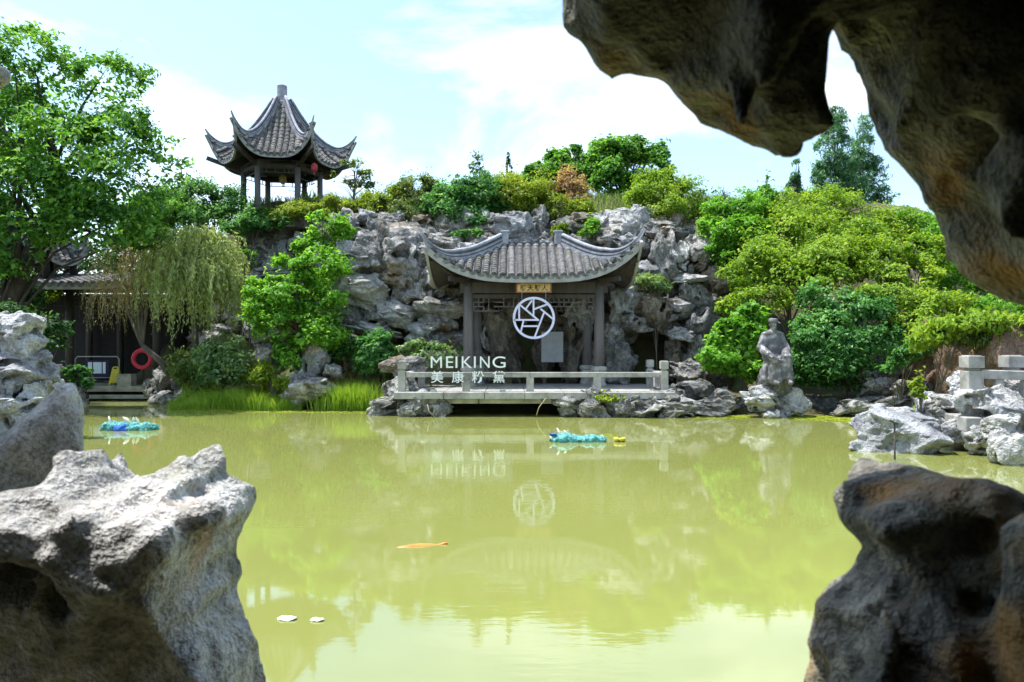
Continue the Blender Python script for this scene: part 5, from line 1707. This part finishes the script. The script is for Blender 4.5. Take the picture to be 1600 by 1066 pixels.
for k, (lab, bl, pal, n_, lf) in enumerate(HILL):
    bl = [(x, y - 7, rx * 1.12, ry * 1.3, dd) for x, y, rx, ry, dd in bl]
    plant('shrub', lab, 'shrub', bl, pal, int(n_ * 1.25), lf, seed=30 + k, stray=0.12, up_bias=1.0)


def sapling(label, px, py0, py1, d, n, pal, seed, w=18, name='sapling', trunk=0.03):
    r = random.Random(seed)
    bl = [(px + r.uniform(-w, w) * (0.4 + k / 6), py0 + (py1 - py0) * k / 5, w * 0.5 * r.uniform(0.6, 1.1), (py1 - py0) * 0.13, d) for k in range(6)]
    plant(name, label, 'tree' if name == 'small_tree' else 'sapling', bl, pal, n, (0.11, 0.055), base=(px, py1 + (py1 - py0) * 0.5, d), trunk_r=trunk, seed=seed, per=0.5, sub=0.30, limbs=16, stray=0.2)


plant('small_tree', 'small open crowned tree right of the hilltop pavilion', 'tree', [(556, 258, 16, 11, 28.5), (536, 275, 15, 10, 28.5), (574, 272, 13, 12, 28.5), (552, 284, 20, 10, 28.5), (528, 290, 10, 6, 28.5), (578, 292, 9, 7, 28.5)],
      'olive', 2300, (0.12, 0.06), base=(556, 328, 28.5), trunk_r=0.055, seed=50, sub=0.42, limbs=24, per=0.6)
sapling('thin bare sapling above the dark bush on the cliff top', 752, 250, 300, 28.0, 330, 'olive', 51, 24)
sapling('wispy upright sapling left of the back trees', 790, 248, 290, 28.5, 260, 'olive', 52, 8)
sapling('thin shoots on the skyline left of the pavilion', 296, 280, 310, 28.8, 220, 'olive', 53, 22)
sapling('pale sprigs on the skyline above the olive bush', 660, 285, 310, 27.6, 220, 'yellow', 54, 22)
sapling('thin sprigs on the skyline left of the conifer', 1130, 292, 320, 27.0, 260, 'tree', 55, 18)
sapling('dark sprig rising from the bright bushes left of the conifer', 1196, 278, 305, 25.8, 220, 'tree', 56, 8)

# ---- trees behind the hill
plant('broadleaf_tree', 'round crowned green tree standing highest behind the cliff', 'tree', [(945, 245, 30, 30, 34), (985, 238, 36, 26, 34), (1020, 255, 30, 34, 34), (960, 285, 46, 30, 33.5), (1010, 295, 40, 26, 33.5), (930, 270, 20, 26, 33.5), (985, 320, 50, 22, 33)],
      'tree', 19000, (0.16, 0.10), base=(985, 400, 34), trunk_r=0.2, seed=60, sub=0.33)
plant('broadleaf_tree', 'green tree left of the round crowned tree behind the cliff', 'tree', [(870, 252, 26, 20, 35), (900, 240, 14, 14, 35), (850, 275, 36, 22, 34.5), (890, 280, 36, 26, 34.5), (830, 292, 26, 16, 34), (905, 262, 18, 20, 35)],
      'tree', 11500, (0.16, 0.10), base=(870, 400, 34.5), trunk_r=0.16, seed=61, sub=0.33)


def conifer(label, px, top, bot, half, d, n, seed):
    bl = []
    m = 9
    for k in range(m):
        t = (k + 0.5) / m
        bl.append((px + random.uniform(-3, 3), top + (bot - top) * t, half * (0.14 + 0.86 * t ** 0.8), (bot - top) / m * 0.75, d))
        if k > 3:
            for s in (-1, 1):
                bl.append((px + s * half * t * 0.6, top + (bot - top) * t + 6, half * 0.4 * t, (bot - top) / m * 0.6, d + s * 0.3))
    plant('conifer', label, 'tree', bl, 'conifer', n, (0.19, 0.05), base=(px, bot + 60, d), trunk_r=0.13, seed=seed, flat=0.7, sub=0.34, droop=-0.6, limbs=40, stray=0.08)


conifer('tall pointed blue green conifer at right behind the bushes', 1304, 164, 330, 52, 36, 13500, 62)
conifer('second conifer spire half hidden by the overhanging rock', 1344, 182, 330, 55, 38, 10500, 63)
conifer('short conifer top left of the tall pointed conifer', 1243, 250, 320, 20, 37, 2600, 64)

# ---- the bright slope at right
plant('broadleaf_tree', 'bright green tree on the slope right of the cliff top', 'tree', [(1130, 335, 38, 26, 25.5), (1170, 330, 40, 30, 25.2), (1115, 362, 30, 26, 25.2), (1165, 372, 50, 30, 24.6), (1140, 400, 36, 26, 24.6), (1195, 305, 20, 14, 25.6)],
      'maple', 15000, (0.11, 0.06), trunk_r=0.08, seed=70, gap=0.75, base=(1150, 480, 25.5), flat=0.55)
plant('broadleaf_tree', 'bright yellow green tree below the conifers', 'tree', [(1250, 320, 46, 26, 25.6), (1300, 318, 46, 30, 25.2), (1270, 350, 66, 32, 24.8), (1345, 345, 48, 34, 25.0), (1390, 350, 40, 34, 25.0), (1225, 345, 40, 28, 25.0), (1230, 372, 80, 34, 24.2), (1330, 378, 80, 36, 24.2)],
      'bright', 27000, (0.11, 0.055), trunk_r=0.09, seed=71, gap=0.75, base=(1290, 480, 25.5), flat=0.55)
plant('broadleaf_tree', 'spreading lime green tree above the statue', 'tree', [(1220, 400, 60, 30, 23.0), (1290, 395, 70, 30, 23.0), (1250, 440, 76, 32, 22.2), (1175, 440, 36, 30, 22.6), (1190, 475, 50, 24, 22.0), (1150, 480, 26, 20, 22.4), (1320, 425, 50, 26, 22.4), (1200, 425, 70, 36, 22.8), (1270, 418, 80, 36, 22.9)],
      'bright', 30000, (0.11, 0.055), trunk_r=0.08, seed=72, gap=0.75, base=(1240, 590, 22.6), flat=0.5)
plant('broadleaf_tree', 'lime green tree under the overhanging rock at right', 'tree', [(1380, 400, 50, 34, 22.6), (1420, 430, 50, 30, 22.0), (1400, 465, 56, 26, 21.2), (1460, 470, 48, 26, 21.0), (1500, 495, 38, 18, 20.4), (1440, 400, 40, 40, 23.0), (1445, 500, 50, 18, 20.4)],
      'bright', 22000, (0.11, 0.055), trunk_r=0.08, seed=73, gap=0.75, base=(1430, 560, 21.5), flat=0.5)
plant('broadleaf_tree', 'green tree half hidden by the limb of the overhanging rock', 'tree', [(1470, 380, 50, 34, 24.5), (1530, 410, 50, 40, 24.0), (1590, 450, 50, 40, 23.5), (1500, 440, 60, 34, 23.2), (1560, 480, 60, 26, 22.0), (1430, 360, 40, 30, 25.0), (1640, 470, 50, 40, 23.0)],
      'maple', 20000, (0.11, 0.06), trunk_r=0.08, seed=88, base=(1500, 560, 23.5), flat=0.5, gap=0.75)
plant('shrub', 'dark glossy shrub with fine leaves right of the statue', 'shrub', [(1290, 470, 46, 34, 21.2), (1340, 490, 56, 34, 20.8), (1280, 520, 50, 36, 20.6), (1350, 540, 60, 36, 20.4), (1300, 565, 60, 30, 20.4), (1390, 520, 30, 30, 20.8), (1255, 560, 24, 30, 20.9), (1265, 590, 24, 18, 20.9), (1330, 595, 50, 20, 20.6)],
      'shrub', 27000, (0.10, 0.06), seed=74, gap=0.75)
plant('shrub', 'bright large leaved shrub left of the statue', 'shrub', [(1150, 530, 40, 28, 21.0), (1125, 560, 30, 24, 20.8), (1175, 545, 30, 30, 21.0), (1165, 575, 36, 18, 20.9), (1180, 500, 34, 22, 21.4)], 'maple', 9500, (0.15, 0.10), seed=75, gap=0.75)
plant('shrub', 'low dark shrub among the rocks left of the red earth bank', 'shrub', [(1420, 560, 22, 18, 18.4), (1400, 580, 18, 14, 18.6), (1440, 545, 24, 14, 18.8)], 'shrub', 2600, (0.11, 0.06), seed=76)
plant('shrub', 'loose green bush spilling over the red earth bank', 'shrub', [(1470, 515, 40, 20, 17.0), (1525, 512, 40, 18, 16.8), (1440, 530, 24, 20, 17.4), (1580, 520, 40, 20, 16.6)], 'bright', 8000, (0.11, 0.055), seed=86, droop=0.5)
plant('creeper', 'dry creeper hanging over the top of the red earth bank', 'plant', [(1470, 530, 40, 14, 17.2), (1520, 528, 36, 12, 17.0), (1560, 530, 40, 14, 16.8)], 'olive', 2600, (0.14, 0.04), seed=77, droop=0.7)
plant('shrub', 'thin upright green weed between the right bank rocks', 'weed', [(1442, 600, 8, 22, 13.4), (1440, 628, 9, 14, 13.4)], 'yellow', 260, (0.10, 0.05), seed=78)
plant('shrub', 'grassy tuft growing from the cliff right of the pavilion eave', 'shrub', [(1012, 440, 26, 15, 23.8), (1030, 448, 16, 10, 23.8)], 'pale', 2400, (0.18, 0.03), seed=79, droop=0.2)
plant('shrub', 'low creeping leaves on the rocks before the right end of the deck', 'plant', [(945, 620, 18, 4, 19.5), (965, 622, 10, 3, 19.5)], 'yellow', 420, (0.10, 0.07), seed=80)
plant('shrub', 'fresh green tuft on the cliff top above the pavilion roof', 'shrub', [(925, 355, 16, 14, 25.6), (915, 365, 14, 9, 25.5)], 'maple', 1300, (0.17, 0.035), seed=81)
plant('shrub', 'small yellow tuft left of the fresh green tuft on the cliff', 'shrub', [(868, 358, 11, 9, 25.6), (875, 350, 8, 7, 25.6)], 'yellow', 700, (0.15, 0.04), seed=82)
plant('shrub', 'green ivy patch on the cliff above the left roof ridge', 'plant', [(715, 372, 20, 7, 25.6), (740, 368, 14, 8, 25.6)], 'shrub', 1300, (0.10, 0.06), seed=83)
plant('shrub', 'small fern on the rocky slope left of the maple', 'plant', [(388, 408, 12, 12, 26.0), (382, 400, 8, 8, 26.0)], 'tree', 520, (0.16, 0.04), seed=84)


# ---- weeping trees
def weeping(label, base, fork, tops, pal, nstr, slen, seed, leaf=(0.13, 0.022), nl=16, bark='bark', trunk_r=0.1, twig='twig'):
    r = np.random.default_rng(seed)
    bp, fk = P(*base), P(*fork)
    t = thing('weeping_tree', label, 'tree', bp)
    mb = MB()
    mb.tube([bp, bp.lerp(fk, 0.5) + Vector((0.08, 0, 0.03)), fk], [trunk_r * 1.2, trunk_r, trunk_r * 0.8], 9)
    tips = []
    for (px, py, d, rx, ry) in tops:
        e = P(px, py, d)
        m = fk.lerp(e, 0.5) + Vector((0, 0, 0.15 * (e - fk).length))
        mb.tube([fk, m, e], [trunk_r * 0.6, trunk_r * 0.38, 0.015], 7, cap=False)
        tips.append((e, rx * d / FPX, ry * d / FPX))
    hang(mb.obj('trunk', M[bark], None, True), t)
    tw = MB(); C, D = [], []
    for k in range(nstr):
        e, rx, ry = tips[r.integers(len(tips))]
        a = e + Vector((r.normal() * rx * 0.55, r.normal() * rx * 0.55, abs(r.normal()) * ry * 0.45 - 0.1))
        out = Vector((a.x - e.x, a.y - e.y, 0)); out = out.normalized() if out.length > 1e-3 else Vector((1, 0, 0))
        ln = slen * r.uniform(0.35, 1.0)
        pts = []
        for i in range(6):
            q = i / 5
            pts.append(a + out * (0.35 * math.sin(q * 1.6)) * min(1, ln) + Vector((0.05 * r.normal(), 0.05 * r.normal(), 0.14 * math.sin(q * 2.4) - ln * q ** 1.5)))
        tw.tube(pts, [0.006, 0.005, 0.005, 0.004, 0.003, 0.002], 3, cap=False)
        for j in range(nl):
            q = (j + r.random()) / nl * 5
            i = min(4, int(q))
            p = pts[i].lerp(pts[i + 1], q - i)
            C.append(p); D.append((pts[i + 1] - pts[i]).normalized())
    C = np.array(C) + r.normal(size=(len(C), 3)) * 0.03
    D = np.array(D) * 0.8 + r.normal(size=(len(C), 3)) * 0.45
    V, Q = leaf_cloud(C, r.normal(size=(len(C), 3)) + np.array([0, -0.4, 0.5]), leaf[0], leaf[1], r, 0.3, 0.1, D)
    hang(put('crown', npmesh('crown', V, Q, [LM[pal]], False, np.clip(r.normal(0.5, 0.27, len(Q)), 0, 1))), t)
    hang(tw.obj('hanging_twigs', M[twig], None), t)
    return t


weeping('half bare brownish weeping tree leaning over the lifebuoy', (268, 588, 24.2), (222, 540, 23.8),
        [(205, 440, 23.4, 30, 30), (180, 415, 23.4, 28, 26), (220, 400, 23.6, 30, 26), (170, 450, 23.2, 24, 24), (240, 430, 23.8, 24, 30), (200, 385, 23.5, 24, 16)], 'brown', 330, 1.6, 5, (0.10, 0.022), 14)
weeping('pale green weeping willow beside the maple', (305, 600, 24.0), (300, 480, 23.8),
        [(300, 385, 23.4, 44, 34), (270, 400, 23.4, 34, 30), (335, 395, 23.6, 34, 34), (310, 420, 23.0, 46, 30), (345, 430, 23.4, 26, 30), (285, 440, 23.0, 34, 30), (318, 365, 23.6, 30, 16), (250, 400, 23.6, 20, 24)], 'willow', 620, 2.0, 6, (0.15, 0.05), 24, twig='twig_green')


# ------------------------------------------------------------------ grass and floating weed
def blades(name, label, cat, pos, hts, width, pal, seed, lean=0.3):
    r = np.random.default_rng(seed)
    n = len(pos)
    th = r.uniform(0, 2 * math.pi, n)
    s = np.stack([np.cos(th), np.sin(th), 0 * th], 1) * width * 0.5
    ln = r.normal(size=(n, 3)) * lean * hts[:, None]; ln[:, 2] = 0
    a, b = pos - s, pos + s
    m1 = pos + ln * 0.3 + np.array([0, 0, 1]) * hts[:, None] * 0.55
    tp = pos + ln + np.array([0, 0, 1]) * hts[:, None] * (1 - 0.15 * r.random((n, 1)))
    V = np.stack([a, b, m1 + s * 0.7, m1 - s * 0.7, tp], 1).reshape(-1, 3)
    i = np.arange(n)[:, None] * 5
    Q = np.concatenate([i + np.array([[0, 1, 2, 3]]), i + np.array([[3, 2, 4, 4]])])
    T = np.concatenate([i + np.array([[0, 1, 2]]), i + np.array([[0, 2, 3]]), i + np.array([[3, 2, 4]])])
    rnd = np.clip(r.normal(0.5, 0.25, n), 0, 1)
    o = put(name, npmesh(name, V, T, [LM[pal]], False, np.concatenate([rnd] * 3)))
    return tag(o, label, cat, kind='stuff')


r = np.random.default_rng(90)
n = 9000
gx = r.uniform(-10.4, -6.2, n); gy = 21.5 + r.uniform(0, 1, n) ** 1.3 * 1.7 + 0.25 * np.sin(gx * 2) + np.clip(-9.2 - gx, 0, 2) * 0.8
z0 = np.maximum(ground_z(gx, gy), -0.05)
blades('grass', 'bright tall grass along the water edge below the maple', 'grass', np.stack([gx, gy, z0], 1), r.uniform(0.25, 0.8, n) * (0.75 + 0.45 * vn(gx * 1.6, gy * 1.6, 0 * gx, 4)), 0.022, 'grass', 1)
n = 3600
gx = r.normal(-4.72, 0.42, n); gy = r.uniform(21.2, 22.5, n)
blades('grass', 'tall bright grass clump between the flat boulder and the deck', 'grass', np.stack([gx, gy, np.maximum(ground_z(gx, gy), -0.05)], 1), r.uniform(0.5, 1.0, n), 0.022, 'grass', 2)
n = 5200
gx = np.concatenate([r.uniform(-10.6, -4.0, 2600), r.uniform(4.6, 11.2, 2600)]); gy = np.concatenate([r.uniform(20.9, 22.3, 2600), r.uniform(18.9, 20.6, 2600)])
hill_n = 16000
hx = r.uniform(-12, 13, hill_n); hy = r.uniform(25.8, 33, hill_n)
hz = ground_z(hx, hy)
ok = hz > 4.8
blades('hill_grass', 'rough dry grass covering the hilltop', 'grass', np.stack([hx, hy, hz], 1)[ok], r.uniform(0.2, 0.5, ok.sum()), 0.03, 'olive', 3, 0.5)


def weed(label, pts, n, seed):
    r = np.random.default_rng(seed)
    P2 = np.array(pts)
    lo, hi = P2.min(0), P2.max(0)
    x = r.uniform(lo[0], hi[0], n); y = r.uniform(lo[1], hi[1], n)
    keep = (poly_sdf(x, y, pts) < -0.12 * vn(x * 3, y * 3, 0 * x, seed)) & (vn(x * 5, y * 7, 0 * x, seed + 1) > -0.55)
    x, y = x[keep], y[keep]
    m = len(x)
    C = np.stack([x, y, r.uniform(0.006, 0.02, m)], 1)
    V, Q = leaf_cloud(C, np.array([0, 0, 1]) + r.normal(size=(m, 3)) * 0.06, 0.09, 0.08, r, 0, 0.02)
    o = put('duckweed', npmesh('duckweed', V, Q, [LM['weed']], False, r.random(m)))
    tag(o, label, 'duckweed', kind='stuff')


weed('mat of yellow green duckweed along the grass at left', [(-10.6, 22.2), (-9.0, 21.2), (-6.5, 20.9), (-3.9, 20.75), (-3.9, 21.3), (-6.5, 21.9), (-9.0, 22.4)], 5200, 5)
weed('yellow green duckweed between the deck rocks and the statue', [(4.7, 19.3), (6.2, 19.1), (6.6, 20.0), (4.6, 20.2)], 2200, 6)
weed('yellow green duckweed strip right of the statue rock', [(7.2, 18.9), (8.6, 17.9), (9.6, 17.7), (10.2, 18.6), (9.2, 19.7), (7.4, 20.0)], 4200, 7)
